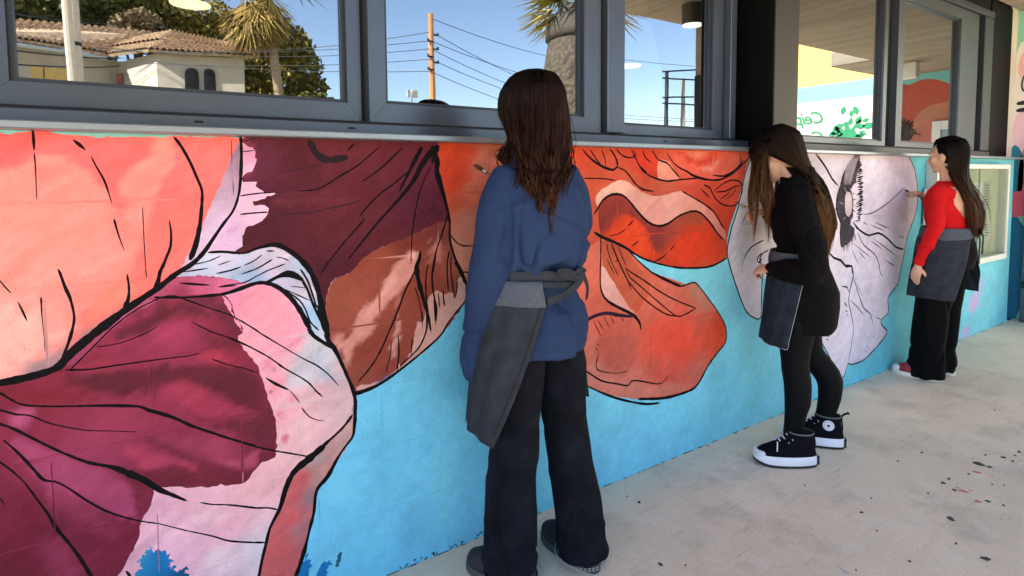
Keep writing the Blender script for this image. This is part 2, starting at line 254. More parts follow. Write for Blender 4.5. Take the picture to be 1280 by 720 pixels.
# --- white flower
reg('Z 940,196 R 125,110 100,230 70,330 57,400 65,450 100,560 130,630 160,652 185,650 188,560 190,500 Z 985,380 1018,415 Q 105,410 170,530 235,645 270,560 290,565 350,545 400,500 470,420 490,375 460,345 458,312 497,275 495,220 500,180 550,110 570,20 O 585,620 600,540 630,450 655,370 660,260 657,210 640,130 615,70 590,40 Z 1000,180 945,180',
    '920,280,218,216,222 935,220,227,225,231 915,320,210,209,216 940,360,223,218,231 950,300,203,201,209 1015,210,214,207,222 1030,240,220,216,231 1060,200,210,203,218 1090,215,233,227,244 1130,205,197,187,205 1120,240,214,205,225 1100,250,227,222,242 1090,290,218,214,233 1125,280,180,177,190 1110,300,210,205,220 1080,320,225,222,240 1060,350,220,218,235 1050,400,227,222,240 1030,430,225,220,235 1090,420,220,216,233 1110,360,214,209,225 1040,330,220,216,231 1140,240,203,194,211',
    soft=[soft('O 590,250 600,350 590,450 560,520 500,480 400,400 480,350', (184,178,192), .05, .7), soft('O 480,90 600,80 630,160 620,230 540,180', (186,172,188), .05, .7), soft('O 20,60 100,80 150,150 90,170', (196,186,200), .04, .8), soft('R 100,300 170,300 180,420 110,440', (186,180,186), .03, .6)])
reg('O 312,62 336,60 332,110 322,170 310,225 285,250 296,300 300,360 296,410 282,445 308,475 300,520 280,552 258,572 230,578 226,500 230,445 212,400 205,340 211,285 230,232 240,180 262,128 290,85', '1060,210,78,76,84 1055,230,56,55,62 1050,260,70,68,76 1052,280,58,56,64 1056,300,66,64,72', jit=.003)
reg('O 262,262 282,268 294,300 296,350 288,395 272,415 256,400 250,350 252,300', '1060,255,206,194,204 1062,265,192,180,190')
# ---------------- brush lines of the picture
st('A 163,5 168,60 170,110', '3,2.5'); st('A 171,125 177,200 180,270 183,360', '1.6,.8')
st('A 365,58 395,82 428,110', '2.5,4,2.5'); st('A 455,140 480,190 520,260 545,330 560,380', '1.6,2.6,1'); st('A 570,455 585,510 605,570 622,615', '2.6,1')
st('A 870,45 905,90 950,170 985,250 1010,315 1008,400 1000,480 985,560 970,610 950,660', '3,4,3,5,7'); st('A 846,460 855,520 853,590 835,640 815,690 800,720 E 790,50 770,90', '1.5,3,4,6')
st('A 713,395 716,470 720,560 726,660 730,720 E 733,30', '1.1'); st('A 1158,60 1160,180', '.8'); st('A 1165,260 1168,340', '.8')
st('A 290,705 E 300,5 325,75 350,130 368,200 370,250 350,330 325,400 300,450', '2.5,4,2.5,4,2'); st('E -20,25 0,45 30,80 55,105', '1.6'); st('E 90,150 115,200 135,245', '1.5,2.6,1.5')
st('E 205,125 210,220 220,320 225,400', '2.4,1,.7'); st('E 635,10 645,80 640,140 620,180', '2,3,5')
st('A 1203,40 1207,130 1203,250 1192,340 1165,415 1120,475 1075,540 1020,620 960,680 E 880,10 790,80 700,140 620,195 520,270 420,350 340,420 290,475 200,510 100,535 0,555 -200,590 -700,690', '3.2,4,3,4,6,7,8,10,10,9,10,10,9,9,9')
# burgundy
DK = (20, 16, 21)
st('B 345,60 370,110 400,145 450,160 540,145', '8,9,9', (40, 32, 38)); st('B 575,75 535,115', '2', DK); st('B 695,95 640,145 570,200 500,240 430,285 380,308 290,315', '1.6,2.2,1.4', DK)
st('B 810,100 760,150 700,205 605,272', '1.6,2.4,1.4', DK); st('B 910,95 880,150 850,210 820,270 795,320', '6,5,2', DK); st('B 860,200 780,270 700,330 640,390 600,440', '2', DK)
st('B 960,110 900,200 870,260 800,350 700,460 610,570 540,660', '8,6,3,3,2', DK); st('B 992,85 970,130 960,180', '9,5', DK); st('B 625,455 540,550 450,660 410,720 K 1065,345', '2', DK)
st('B 410,180 300,205 215,220', '1.5', (58, 34, 44)); st('B 620,355 545,380 430,405 340,425 190,430', '1.6,2.2', (56, 38, 48)); st('B 1040,430 1010,530 980,620 965,720 N 885,130 855,290 860,430 885,580 885,718 F 970,120', '2,2.6,2')
st('B 0,120 70,112', '1.5'); st('B 0,340 80,328 180,320', '2'); st('B 0,432 70,425 145,420', '2'); st('B 15,70 70,50', '1.2'); st('B 950,195 905,300 880,400 862,520 857,600 855,680', '2,1.4', DK)
# brown
st('N 750,95 742,170 715,240 738,380 760,460 780,540 810,640 830,718 F 945,240 955,300', '3,6,7,5,4,3,2'); st('N 745,170 690,300 620,440 560,600 515,718 F 780,220 740,310 700,400 650,480 590,550', '2.5,2.5,2')
st('N 700,420 740,540 770,718 F 910,200 912,280', '1.5'); st('N 820,210 800,330 800,500 820,640 F 930,150 935,250 930,300 900,370 855,420 800,470', '2,2.5,2'); st('F 960,20 970,120 985,180 978,265', '1.6')
st('N 1010,90 990,200 990,330 1000,450', '2'); st('N 1025,130 1020,260 1040,420 1058,515 1075,430 1075,340', '2'); st('N 910,470 915,540 922,600', '1.6'); st('N 955,445 955,520 968,590', '2')
st('F 790,315 795,400 785,495', '1.4,2.4,1.8'); st('F 758,345 750,420 730,505', '1.5'); st('F 862,325 855,420', '1.5')
st('B 960,90 985,160 985,220 1005,290 1030,380 1048,460 1050,560 1075,650 1110,720 N 1060,190 1110,280 1160,400', '6,7,7,5,3,3,3,4,5,5'); st('N 1160,400 1158,460 1150,540 1010,718 F 1000,320 900,410 800,490 700,560 600,603 565,608', '3,2.5,2.5,3,4,5')
st('B 1050,530 1080,570 1120,590 1175,586', '2'); st('N 1130,285 1200,287', '2')
# fold
st('K 320,190 420,185 560,195 640,165 740,140 800,145 880,190 960,260 1010,330 1050,430 1080,560 1105,700 F 400,170 430,270 440,340 470,380 500,440 540,530 565,590 577,650 572,720', '3,3.5,2.5,4,6,6,7,6,7,8,9,8,8,6,5,4,4,5,4')
STR.append((px('K 690,392 780,342 850,308 920,330 965,385 860,356 790,362 735,390'), 'poly', (17, 16, 20)))
st('K -40,488 0,490 150,490 300,480 430,465 540,430 640,395 720,395 800,430 870,490 930,570 980,660 1010,720 F 340,280 370,320 430,360 470,385', '2.6,3,3,4,4.5,5,6,6,6,5,4')
for s_, w_ in (('410,210 330,245 230,270', 1.4), ('470,245 385,275', 1.4), ('320,295 160,320', 2), ('680,205 620,250 560,275', 1.6), ('540,285 470,310 375,330', 2), ('750,235 650,295 540,335', 2), ('835,265 720,310 640,350 560,390 400,415', 1.6), ('710,180 765,180', 2), ('775,220 820,228 860,245', 1.6),
               ('935,300 980,370 1010,450 1045,560', 2.5), ('945,370 985,440 1010,510 1050,600 1090,680', 3), ('870,415 970,425', 1.3), ('830,435 910,470 1000,510', 1.6), ('850,450 930,510 975,580 1000,650 1060,710', 2)): st('K '+s_, w_)
# big petal
st('L -60,180 0,205 60,240 120,265 250,272 400,270 530,268 690,272 740,290 860,325 960,370 1080,410 1200,450 1280,470 M 160,550 320,600 440,635 560,660 680,680 790,700', '3,2.5,2.5,4,4.6,3,2.2,2,2,2')
st('L -40,285 0,290 80,312 150,318 260,360 420,390 560,395 690,400', '2.6,2,1.4,1', DK); st('L -60,340 0,360 70,385 150,425 240,470 340,515 450,555 560,575 650,610 720,640 800,690 G 850,310 935,345', '3,3.4,3,3,4,8,7,2')
st('G 1000,352 1060,362 1150,365 1280,380 H 80,380 150,380 190,390', '1.6,2.4,2'); st('G 15,40 70,85 130,145 180,200 220,240 280,250 340,280 430,340 520,390 600,420 700,445 800,460 920,490 1060,520 1150,545 1280,553 H 60,552 130,553', '2,3,3.4,2.4,2.8,2.4,1.6,1.4,1.8,2.6,2')
st('G -60,100 0,150 60,195 120,250 180,330 240,410 280,480 340,550 400,630 455,720 500,800', '2,2,2,2.4,4,3.4,4,4'); st('G 0,330 25,370', '2,.8', DK); st('G 630,695 655,725', '3')
st('G 255,150 265,300 270,420 278,520', '1.2', (92, 34, 54)); st('G 787,410 790,520 797,700', '.9', (170, 120, 150)); st('L 1208,420 1212,500 1213,600', '1', (120, 46, 66)); st('L 1214,600 1215,655', '1.2', (214, 140, 160))
st('E 325,490 440,488 560,470 700,450 850,430 940,420 1000,405', '2.5,2.2,1.4', DK); st('E 1060,435 1130,460 1210,482', '2,1.2', DK); st('E 350,490 420,420 480,360 560,280 680,190 800,130', '1.8', DK); st('E 480,375 580,360 660,335 740,300 790,270', '1.5', DK)
st('E 800,130 870,120 960,150 1060,185 1160,220 1280,290 F 100,305 200,365 310,430 380,465 440,510 495,570', '2.4,1.8,1.6,1.8,2,1.2,2,1'); st('F -60,330 0,355 60,380 150,430 220,480 300,525 350,560 380,595 415,625', '1.4,2,2,2'); st('E 960,250 1060,300 1180,340 1280,390', '1.6', DK)
st('F 130,530 180,560 245,590', '2,3.4,2'); st('M 650,255 690,300 720,340', '1.3'); st('M 730,370 780,430 840,455 890,460', '2,1.4,.6'); st('E 895,55 960,60 1050,66', '1.6,3,2'); st('E 1090,75 1180,68', '2'); st('F 0,475 90,505', '1.6', DK)
st('M 1070,420 1000,510 870,630 790,710 H 420,70 350,130 270,200 230,280 200,380 150,480 130,560 110,640 95,720 80,790', '4,3,4,4,8,10,6,6,4,4,4,4')
st('F 577,650 576,720 H 568,10 560,30 500,110 440,220 390,280 376,330 370,400 350,480 320,600 280,720 250,800', '5,4,3,3,6,4,4,4,6,5,5'); st('H 395,330 400,450', '.8', (90, 160, 200))
# orange flower
st('T 165,515 210,570 270,620 330,655 400,675 430,650 425,600 400,550 370,515', '2,3,3.4,3,2'); st('T 225,520 270,590 310,640', '2'); st('T 310,520 335,580 345,650', '1.8'); st('T 430,655 480,675 520,715 C 370,270 410,305 470,317', '2,2.6,2')
st('T 420,515 460,560 510,582 555,575 570,560 535,515', '2'); st('T 535,530 575,600 600,650 650,690 C 400,200 450,240 530,265 600,258 700,250', '2,2.4,2'); st('T 620,525 640,580 680,615', '1.8'); st('T 692,530 740,600 800,620 840,665 C 600,250', '2'); st('T 800,545 850,620 900,660 960,690 C 660,235 720,255 790,260 850,235 900,195 950,140', '1.4,2,3.4,2.4,3,2')
st('C 760,235 820,240 870,215 920,160', '1.4,3,2'); st('C 900,125 905,190', '1.5'); st('C 120,252 180,252 230,255 280,262', '1.8'); st('C 170,430 190,400 215,360 260,332 310,335 350,370 390,420 440,470 490,490 540,478 600,437 680,415 740,460 790,530 820,560', '2.4,3,3,3.4,2.4,3,2.4'); st('C 610,315 660,345 720,380 770,420 800,470 825,510', '2')
st('C 720,285 750,300 775,350 820,385 880,385 905,340 910,280 870,260 820,275 770,315', '2.4,1.8,2.2,1.4'); st('C 775,320 830,315 880,290 905,290', '1.8'); st('C 800,355 840,330 850,310', '1.5'); st('C 830,355 865,330 880,300', '1.5'); st('C 705,305 750,350', '2')
st('C 245,540 290,530 330,505', '1,1.8'); st('C 340,490 368,462', '2'); st('C 358,592 395,565', '2'); st('C 575,580 550,615', '1.5'); st('C 535,630 500,655 470,668', '1.8'); st('C 170,520 210,545 270,570 330,600 400,645 480,675 580,697 680,700 760,690 835,650', '4,4,3,2.4,2.6,2.8,2.4')
st('S 262,-20 262,100 258,250 270,340 310,395 390,440 450,470 490,500 515,540 520,580', '2.6,2,2,3,4,4.5,2'); st('S 300,10 310,80 340,160 375,230', '1.5'); st('S 300,120 350,220', '1.3'); st('S 330,20 370,120 410,210 440,270 460,320', '2,2.4,2'); st('S 375,40 400,110 430,170', '1.4'); st('S 355,140 375,125', '1.6')
st('S 420,180 460,210 540,260 640,330 730,380 823,420 I 680,180', '2,2,1.6'); st('S 420,185 450,240 520,300 600,370 670,430 740,485 770,490', '1.8'); st('S 440,265 520,360 620,440 690,480 730,487 770,490 I 600,222 640,205 680,180', '1.8,2,2')
st('S 80,590 125,560 160,525 220,490 300,470 360,480 430,490 480,490', '4,4.6,4.6,3.4', (44, 32, 52))
for s_ in ('215,520 240,570 265,620', '240,510 280,580', '280,490 320,570', '320,480 350,540', '395,500 415,525', '225,690 245,712', '240,665 250,680'): st('S '+s_, 1.2)
st('S 135,555 122,620 130,710 I 108,350', '3.4,3,2'); st('I 195,405 180,460 190,490 240,503 300,505 345,492', '1.6,1.6,.7'); st('I 100,480 145,505 210,545 290,560 340,568 358,545 400,545 490,560 520,545 543,513', '2,2.4,2,1.4'); st('I 100,560 145,575 200,600 280,630 360,650 430,660 500,655', '2,3,3')
st('I 390,635 520,630 640,597 690,560 740,470 790,400 828,350 828,275 790,200 740,130 690,65 665,52 600,72 530,40 455,0 S 780,297 700,270 600,215 500,130 430,55', '4,3.4,2.6,2,2,2,1.8,2,2'); st('I 455,290 452,400 450,540', '.9', (176, 76, 62)); st('I 745,240 752,400', '.8', (180, 80, 66)); st('I 420,300 430,420', '.8', (196, 84, 66))
# white flower
GR = (112, 106, 116)
st('O 88,55 120,95 150,140 180,195 215,235', '3,3.4,2.4'); st('O 215,300 195,390 175,470 155,530', '1.5'); st('O 155,600 190,640 230,655 260,690 290,685 295,720 Q 300,60', '2.4,3.4,2.6'); st('O 300,440 320,470 350,495 390,515 440,500 490,530 540,580 585,592', '2.6,3,2.4')
st('O 345,395 400,390 470,350 530,300 590,240', '1.6,2,1.6', GR); st('O 325,500 360,570 420,620 445,680 450,720 Q 465,70', '1.6')
for s_ in ('420,440 505,478', '355,440 380,455', '395,455 480,490', '400,545 460,590', '410,530 550,635', '480,655 540,690', '555,515 585,530', '290,590 330,680', '300,560 400,640', '330,600 370,650'): st('O '+s_, '.8,1.6,.8', (66, 62, 72))
st('O 590,240 600,350 595,450 570,530', '1', (160, 152, 164)); st('O 610,65 640,130 657,210 662,290 655,370 630,450 600,540 585,620 565,710 Q 550,110 500,180 495,220 497,275 458,312 460,345 490,375 470,420 400,500 350,545 290,565 270,560 235,645 170,530 105,410 60,350', '1.8', (44, 40, 52))
st('Q 250,10 285,10 300,60 280,150 275,220 290,290 300,370 290,450 270,560', '2.4,2,1.4,1.2'); st('Q 235,125 265,130 275,155', '2.4'); st('Q 250,215 265,240', '2'); st('Q 300,70 330,170 360,250 395,280 410,340', '1.6,2.4,1.6', GR); st('Q 285,205 330,250 360,290', '1.5', GR); st('Q 320,110 350,180', '1', GR)
st('Q 135,390 165,408', '2'); st('Q 150,420 158,430', '1.6'); st('Q 360,470 372,500 380,460 392,490', '1', (120, 130, 150)); st('Q 425,300 460,312', '1.4', GR); st('Q 258,262 266,270', '2'); st('Q 262,282 266,290', '2')
st('R 155,130 145,160', '1.2'); st('R 115,290 140,250 180,225', '1.2'); st('R 110,465 125,420 150,385 195,360', '1,2,2'); st('R 150,45 125,110 100,230 70,330 57,400 65,450 100,560 130,630 160,652 183,650 186,560 190,480', '1.6,2,2.4,2,2'); st('R 120,285 110,300', '1')
_r = random.Random(3)
st('O 312,60 270,118 240,180 228,232 211,285 205,340 211,395 230,445 226,500 230,575', '1.6,2.4,3,3,2', (36, 33, 40)); st('O 252,300 250,350 256,398 272,416 288,396 297,350 294,300 282,268 262,262 252,300', '1.8', (40, 37, 44))
for q in range(18):
    a_ = q/18*6.283; st('O %.1f,%.1f %.1f,%.1f' % (273+26*math.cos(a_), 340+82*math.sin(a_), 268+46*math.cos(a_+.1), 338+108*math.sin(a_+.1)), '1,1.6', (34, 31, 38) if q % 3 else (150, 142, 152))
for i in range(46):      # stamens round the centre
    t = i/45; y_ = 92+t*340; x_ = 336+12*math.sin(t*3.1); L = _r.uniform(10, 34)
    st('O %.1f,%.1f %.1f,%.1f' % (x_-L, y_+_r.uniform(-3, 9), x_+_r.uniform(-2, 12), y_-_r.uniform(2, 9)), '%.1f,%.1f' % (_r.uniform(.7, 1.4), _r.uniform(1.4, 3)), (34, 31, 38))
for i in range(16):
    t = i/15; a = _r.uniform(-6, 6)
    st('O %.1f,%.1f %.1f,%.1f' % (310-t*70, 505+t*60, 318-t*80+a, 530+t*75+_r.uniform(5, 30)), '1.8,.5', (74, 70, 80))
for i in range(9):       # pale hairs within the dark disc
    x_ = 312-i*6
    st('O %.1f,70 %.1f,140 %.1f,230' % (x_+20, x_-6, x_-30+i*2), '.9,1.3,.7', (186, 178, 188))
for i in range(26):      # missed specks along the foot of the wall
    x_ = _r.uniform(485, 620); yb = 707-.412*(x_-517.5)
    st('%.1f,%.1f %.1f,%.1f' % (x_, yb-_r.uniform(0, 9), x_+_r.uniform(2, 5), yb-_r.uniform(0, 9)), '%.1f' % _r.uniform(.8, 2.4), (46, 70, 96))

# ---------------- geometry: one planar subdivision of areas, strokes and joints
CZ, BL, BH, JX = 0.0258, 0.4, 0.2, 0.3714
GAP = 0.0024
polys = []           # (polygon in wall coords, kind, index)
for k, r_ in enumerate(REG):
    P = np.array(r_['p'])
    if k == 0:
        W_ = np.array([(WX0-.2, -.2), (WX1+.2, -.2), (WX1+.2, WTOP+.2), (WX0-.2, WTOP+.2)])
    else:
        W_ = wall_px(catmull(P, 10, True) if r_['smooth'] else P)
        W_ = catmull(W_, 0.016, True) if r_['smooth'] else np.concatenate([[W_[i]+(W_[(i+1) % len(W_)]-W_[i])*t for t in np.arange(0, 1, .2)] for i in range(len(W_))])
        if r_['jit']: W_ = W_+nrg.normal(0, r_['jit'], W_.shape)
    r_['w'] = W_; polys.append((W_, 'r', k))
    pc = wall_px(r_['c'][:, :2]); r_['cw'] = pc
    for s_ in r_['soft']: s_['w2'] = wall_px(catmull(s_['p'], 12, True))
SC = []
for k, (pts, ws, rgb) in enumerate(STR):
    if ws == 'poly':
        SC.append(rgb); polys.append((wall_px(catmull(pts, 8, True)), 's', len(SC)-1)); continue
    P = np.array(pts); c = wall_px(catmull(P, 7)) if len(P) > 2 else wall_px(P[0]+(P[1]-P[0])*np.linspace(0, 1, 4)[:, None])
    n = len(c)
    if n < 2: continue
    wv = np.interp(np.linspace(0, 1, n), np.linspace(0, 1, len(ws)), ws) if len(ws) > 1 else np.full(n, ws[0])
    # width in pixels -> metres from the depth of each point
    dep = (c[:, 0]*fw[0]+DIST*fw[1]+(c[:, 1]-EYE)*fw[2]); wm = np.maximum(wv*dep/FOCAL*0.5*(1+nrg.normal(0, .10, n)), 0.0006)
    tt = np.gradient(c, axis=0); tt /= np.linalg.norm(tt, axis=1)[:, None]+1e-9; nn = np.stack([-tt[:, 1], tt[:, 0]], 1)
    wm[0] *= .5; wm[-1] *= .4
    a, b = c+nn*wm[:, None], c-nn*wm[:, None]
    SC.append(rgb)
    for i in range(n-1): polys.append((np.array([a[i], a[i+1], b[i+1], b[i]]), 's', len(SC)-1))

V, E_ = [], []
def add_loop(P, closed=True):
    k = len(V); V.extend([(float(a), float(b)) for a, b in P]); m = len(P)
    E_.extend([(k+i, k+(i+1) % m) for i in range(m if closed else m-1)])
blocks = []
for c_ in range(-1, 7):
    z0, z1 = max(CZ+BH*c_, 0), min(CZ+BH*(c_+1), WTOP)
    off = JX if c_ % 2 else JX+0.2
    i0 = math.floor((WX0-off)/BL)
    for i in range(i0, i0+25):
        x0, x1 = max(off+BL*i, WX0), min(off+BL*(i+1), WX1)
        if x1-x0 < .03: continue
        q = [x0 if x0 == WX0 else x0+GAP, x1 if x1 == WX1 else x1-GAP, z0 if z0 == 0 else z0+GAP, z1 if z1 == WTOP else z1-GAP]
        blocks.append(q)
        add_loop([(q[0], q[2]), (q[1], q[2]), (q[1], q[3]), (q[0], q[3])])
        if x1 < WX1: add_loop([(x1, z0), (x1, z1)], False)
    if z1 < WTOP: add_loop([(WX0, z1), (WX1, z1)], False)
add_loop([(WX0, 0), (WX1, 0), (WX1, WTOP), (WX0, WTOP)])
for P, kd, k in polys:
    if kd == 'r' and k == 0: continue
    add_loop(P)
for x0, x1, s_ in ((WX0, -.45, .05), (-.45, 1.9, .0085), (1.9, 3.6, .014), (3.6, WX1, .022)):
    for x in np.arange(x0+s_/2, x1, s_):
        for z in np.arange(s_/2, WTOP, s_):
            V.append((float(x+nrg.uniform(-.25, .25)*s_), float(z+nrg.uniform(-.25, .25)*s_)))
import time; _t = time.time()
ov, oe, of, _, _, _ = delaunay_2d_cdt([Vector(v) for v in V], E_, [], 0, 1e-5, False)
ov = np.array([v[:] for v in ov]); of = np.array([f for f in of if len(f) == 3])
cen = ov[of].mean(1)
ok = (cen[:, 0] > WX0) & (cen[:, 0] < WX1) & (cen[:, 1] > 0) & (cen[:, 1] < WTOP)
of, cen = of[ok], cen[ok]
ar = np.cross(ov[of[:, 1]]-ov[of[:, 0]], ov[of[:, 2]]-ov[of[:, 0]]); fl = ar < 0; of[fl] = of[fl][:, ::-1]
of = of[np.abs(ar) > 1e-10]; cen = ov[of].mean(1)
print('cdt', len(ov), len(of), time.time()-_t)
def inside(P, Q):
    lo, hi = Q.min(0), Q.max(0); m = ((P >= lo) & (P <= hi)).all(1); idx = np.nonzero(m)[0]; p = P[idx]
    r_ = np.zeros(len(idx), bool); x, y = p[:, 0], p[:, 1]; n = len(Q)
    for i in range(n):
        (xa, ya), (xb, yb) = Q[i], Q[(i+1) % n]
        if ya == yb: continue
        c = (ya > y) != (yb > y)
        r_ ^= c & (x < (xb-xa)*(y-ya)/(yb-ya)+xa)
    return idx[r_]
topr = np.zeros(len(of), int); tops = np.full(len(of), -1)
for P, kd, k in polys:
    if kd == 'r':
        if k: topr[inside(cen, P)] = k; tops[inside(cen, P)] = -1
    else: tops[inside(cen, P)] = k
def sdist(P, Q):
    """signed distance to polygon, positive within"""
    d = np.full(len(P), 1e9)
    for i in range(len(Q)):
        a, b = Q[i], Q[(i+1) % len(Q)]; ab = b-a; t = np.clip(((P-a)@ab)/(ab@ab+1e-12), 0, 1)
        d = np.minimum(d, np.linalg.norm(P-a-t[:, None]*ab, axis=1))
    s_ = -np.ones(len(P)); s_[inside(P, Q)] = 1
    return d*s_
def lina(c):
    c = np.asarray(c, float)/255; return np.where(c <= .04045, c/12.92, ((c+.055)/1.055)**2.4)
PAINT = 0.90     # photograph tone -> reflectance of the paint
corner = np.zeros((len(of), 3, 3))
nz_tab = nrg.normal(0, 1, (64, 64))
def vnoise(P, f):
    q = P*f; i = np.floor(q).astype(int); t = q-i; t = t*t*(3-2*t)
    g = lambda a, b: nz_tab[(i[:, 0]+a) % 64, (i[:, 1]+b) % 64]
    return (g(0,0)*(1-t[:,0])+g(1,0)*t[:,0])*(1-t[:,1])+(g(0,1)*(1-t[:,0])+g(1,1)*t[:,0])*t[:,1]
for k, r_ in enumerate(REG):
    sel = np.nonzero((topr == k) & (tops < 0))[0]
    if not len(sel): continue
    vid, inv = np.unique(of[sel], return_inverse=True); P = ov[vid]
    d2 = ((P[:, None, :]-r_['cw'][None])**2).sum(2)+2e-4; w = 1/d2**1.6; w /= w.sum(1)[:, None]
    c = w@lina(r_['c'][:, 2:])
    for s_ in r_['soft']:
        Q = s_['w2']; lo, hi = Q.min(0)-s_['w']-.03, Q.max(0)+s_['w']+.03
        m = np.nonzero(((P > lo) & (P < hi)).all(1))[0]
        if not len(m): continue
        an = P[m]@np.array([[.82, -.57], [.57, .82]])*np.array([22, 90]); d = sdist(P[m], Q)+.3*s_['w']*vnoise(P[m]+k, 45)+min(.007, s_['w']*.5)*vnoise(an+k, 1.0)
        t = np.clip(d/s_['w']*.5+.5, 0, 1); t = (t*t*(3-2*t)*s_['a'])[:, None]
        c[m] = c[m]*(1-t)+lina(s_['rgb'])*t
    an = P@np.array([[.82, -.57], [.57, .82]])*np.array([14, 75]); c = c*(1+.05*vnoise(P+9, 9)+(.06 if k else .025)*vnoise(an+k*7, 1.0))[:, None]
    corner[sel] = c[inv.reshape(-1)].reshape(-1, 3, 3)
sel = np.nonzero(tops >= 0)[0]
corner[sel] = lina(np.array(SC))[tops[sel]][:, None, :]
corner = np.clip(corner*PAINT*np.array([1.06, 1.0, 1.0]), 0.003, .85)
# which block does a triangle belong to (-1: joint)
own = np.full(len(of), -1)
for k, q in enumerate(blocks):
    own[(cen[:, 0] > q[0]) & (cen[:, 0] < q[1]) & (cen[:, 1] > q[2]) & (cen[:, 1] < q[3])] = k
# depth: joints are grooves
onb = np.zeros(len(ov), bool); onb[np.unique(of[own >= 0])] = True
depth = np.where(onb, 0.0, 0.0012)
blk_tilt = nrg.normal(0, .0004, len(blocks))

m_paint, n, l, b = nodes('mural_paint')
at = n.new('ShaderNodeAttribute'); at.attribute_name = 'paint'
tc = n.new('ShaderNodeTexCoord')
n1 = n.new('ShaderNodeTexNoise'); n1.inputs['Scale'].default_value = 150; n1.inputs['Detail'].default_value = 3; l.new(tc.outputs['Object'], n1.inputs['Vector'])
n2 = n.new('ShaderNodeTexNoise'); n2.inputs['Scale'].default_value = 24; n2.inputs['Detail'].default_value = 8; n2.inputs['Roughness'].default_value = .65; l.new(tc.outputs['Object'], n2.inputs['Vector'])
mr = n.new('ShaderNodeMapRange'); mr.inputs[1].default_value = .25; mr.inputs[2].default_value = .75; mr.inputs[3].default_value = .88; mr.inputs[4].default_value = 1.10; l.new(n2.outputs['Fac'], mr.inputs[0])
# roller stipple: pin holes where the block shows dark
vo = n.new('ShaderNodeTexVoronoi'); vo.inputs['Scale'].default_value = 105; l.new(tc.outputs['Object'], vo.inputs['Vector'])
ph = n.new('ShaderNodeMapRange'); ph.inputs[1].default_value = .0; ph.inputs[2].default_value = .20; ph.inputs[3].default_value = .50; ph.inputs[4].default_value = 1; l.new(vo.outputs['Distance'], ph.inputs[0])
mm = n.new('ShaderNodeMath'); mm.operation = 'MULTIPLY'; l.new(mr.outputs[0], mm.inputs[0]); l.new(ph.outputs[0], mm.inputs[1])
vm = n.new('ShaderNodeVectorMath'); vm.operation = 'SCALE'; l.new(at.outputs['Color'], vm.inputs[0]); l.new(mm.outputs[0], vm.inputs['Scale'])
l.new(vm.outputs[0], b.inputs['Base Color']); b.inputs['Roughness'].default_value = .7; b.inputs['Specular IOR Level'].default_value = .08
ad = n.new('ShaderNodeMath'); ad.operation = 'MULTIPLY_ADD'; ad.inputs[1].default_value = .5; l.new(n1.outputs['Fac'], ad.inputs[0]); l.new(n2.outputs['Fac'], ad.inputs[2])
bp = n.new('ShaderNodeBump'); bp.inputs['Strength'].default_value = .9; bp.inputs['Distance'].default_value = .005; l.new(ad.outputs[0], bp.inputs['Height']); l.new(bp.outputs[0], b.inputs['Normal'])
m_core = mat('bare_block', (150, 146, 138), .9, bump=.3)

wall = empty('painted_block_wall', (0, 0, 0), 0, 'low concrete block wall painted with huge pink, orange and white flowers on sky blue', 'wall')
def paint_mesh(name, sel, dy=0.0, sides=None):
    vid, inv = np.unique(of[sel], return_inverse=True)
    me = bpy.data.meshes.new(name)
    P = np.stack([ov[vid, 0], depth[vid]+dy, ov[vid, 1]], 1); F = inv.reshape(-1, 3)
    nv, nf = len(P), len(F); cc = corner[sel].reshape(-1, 3)
    if sides is not None:      # the block's own body behind its painted face
        q = sides; e = .12
        B = np.array([(q[0], 0, q[2]), (q[1], 0, q[2]), (q[1], 0, q[3]), (q[0], 0, q[3]), (q[0], e, q[2]), (q[1], e, q[2]), (q[1], e, q[3]), (q[0], e, q[3])]); B[:, 1] += dy+.0001
        T = np.array([(0,4,5),(0,5,1),(1,5,6),(1,6,2),(2,6,7),(2,7,3),(3,7,4),(3,4,0),(4,7,6),(4,6,5)])+nv
        P = np.concatenate([P, B]); F = np.concatenate([F, T]); cc = np.concatenate([cc, np.full((30, 3), .3)])
    me.vertices.add(len(P)); me.vertices.foreach_set('co', P.astype(np.float32).ravel())
    me.loops.add(len(F)*3); me.loops.foreach_set('vertex_index', F.astype(np.int32).ravel())
    me.polygons.add(len(F)); me.polygons.foreach_set('loop_start', np.arange(0, len(F)*3, 3, dtype=np.int32)); me.polygons.foreach_set('loop_total', np.full(len(F), 3, dtype=np.int32))
    me.update(calc_edges=True)
    ca = me.color_attributes.new('paint', 'FLOAT_COLOR', 'CORNER')
    ca.data.foreach_set('color', np.concatenate([cc, np.ones((len(cc), 1))], 1).astype(np.float32).ravel())
    return me
for k, q in enumerate(blocks):
    sel = np.nonzero(own == k)[0]
    if len(sel): obj('block', paint_mesh('block', sel, 0, q), m_paint, wall)
sel = np.nonzero(own < 0)[0]
obj('mortar_joints', paint_mesh('mortar_joints', sel), m_paint, wall)
MB().box((WX0, .121, 0), (WX1, .24, WTOP)).build('wall_core', m_core, wall)
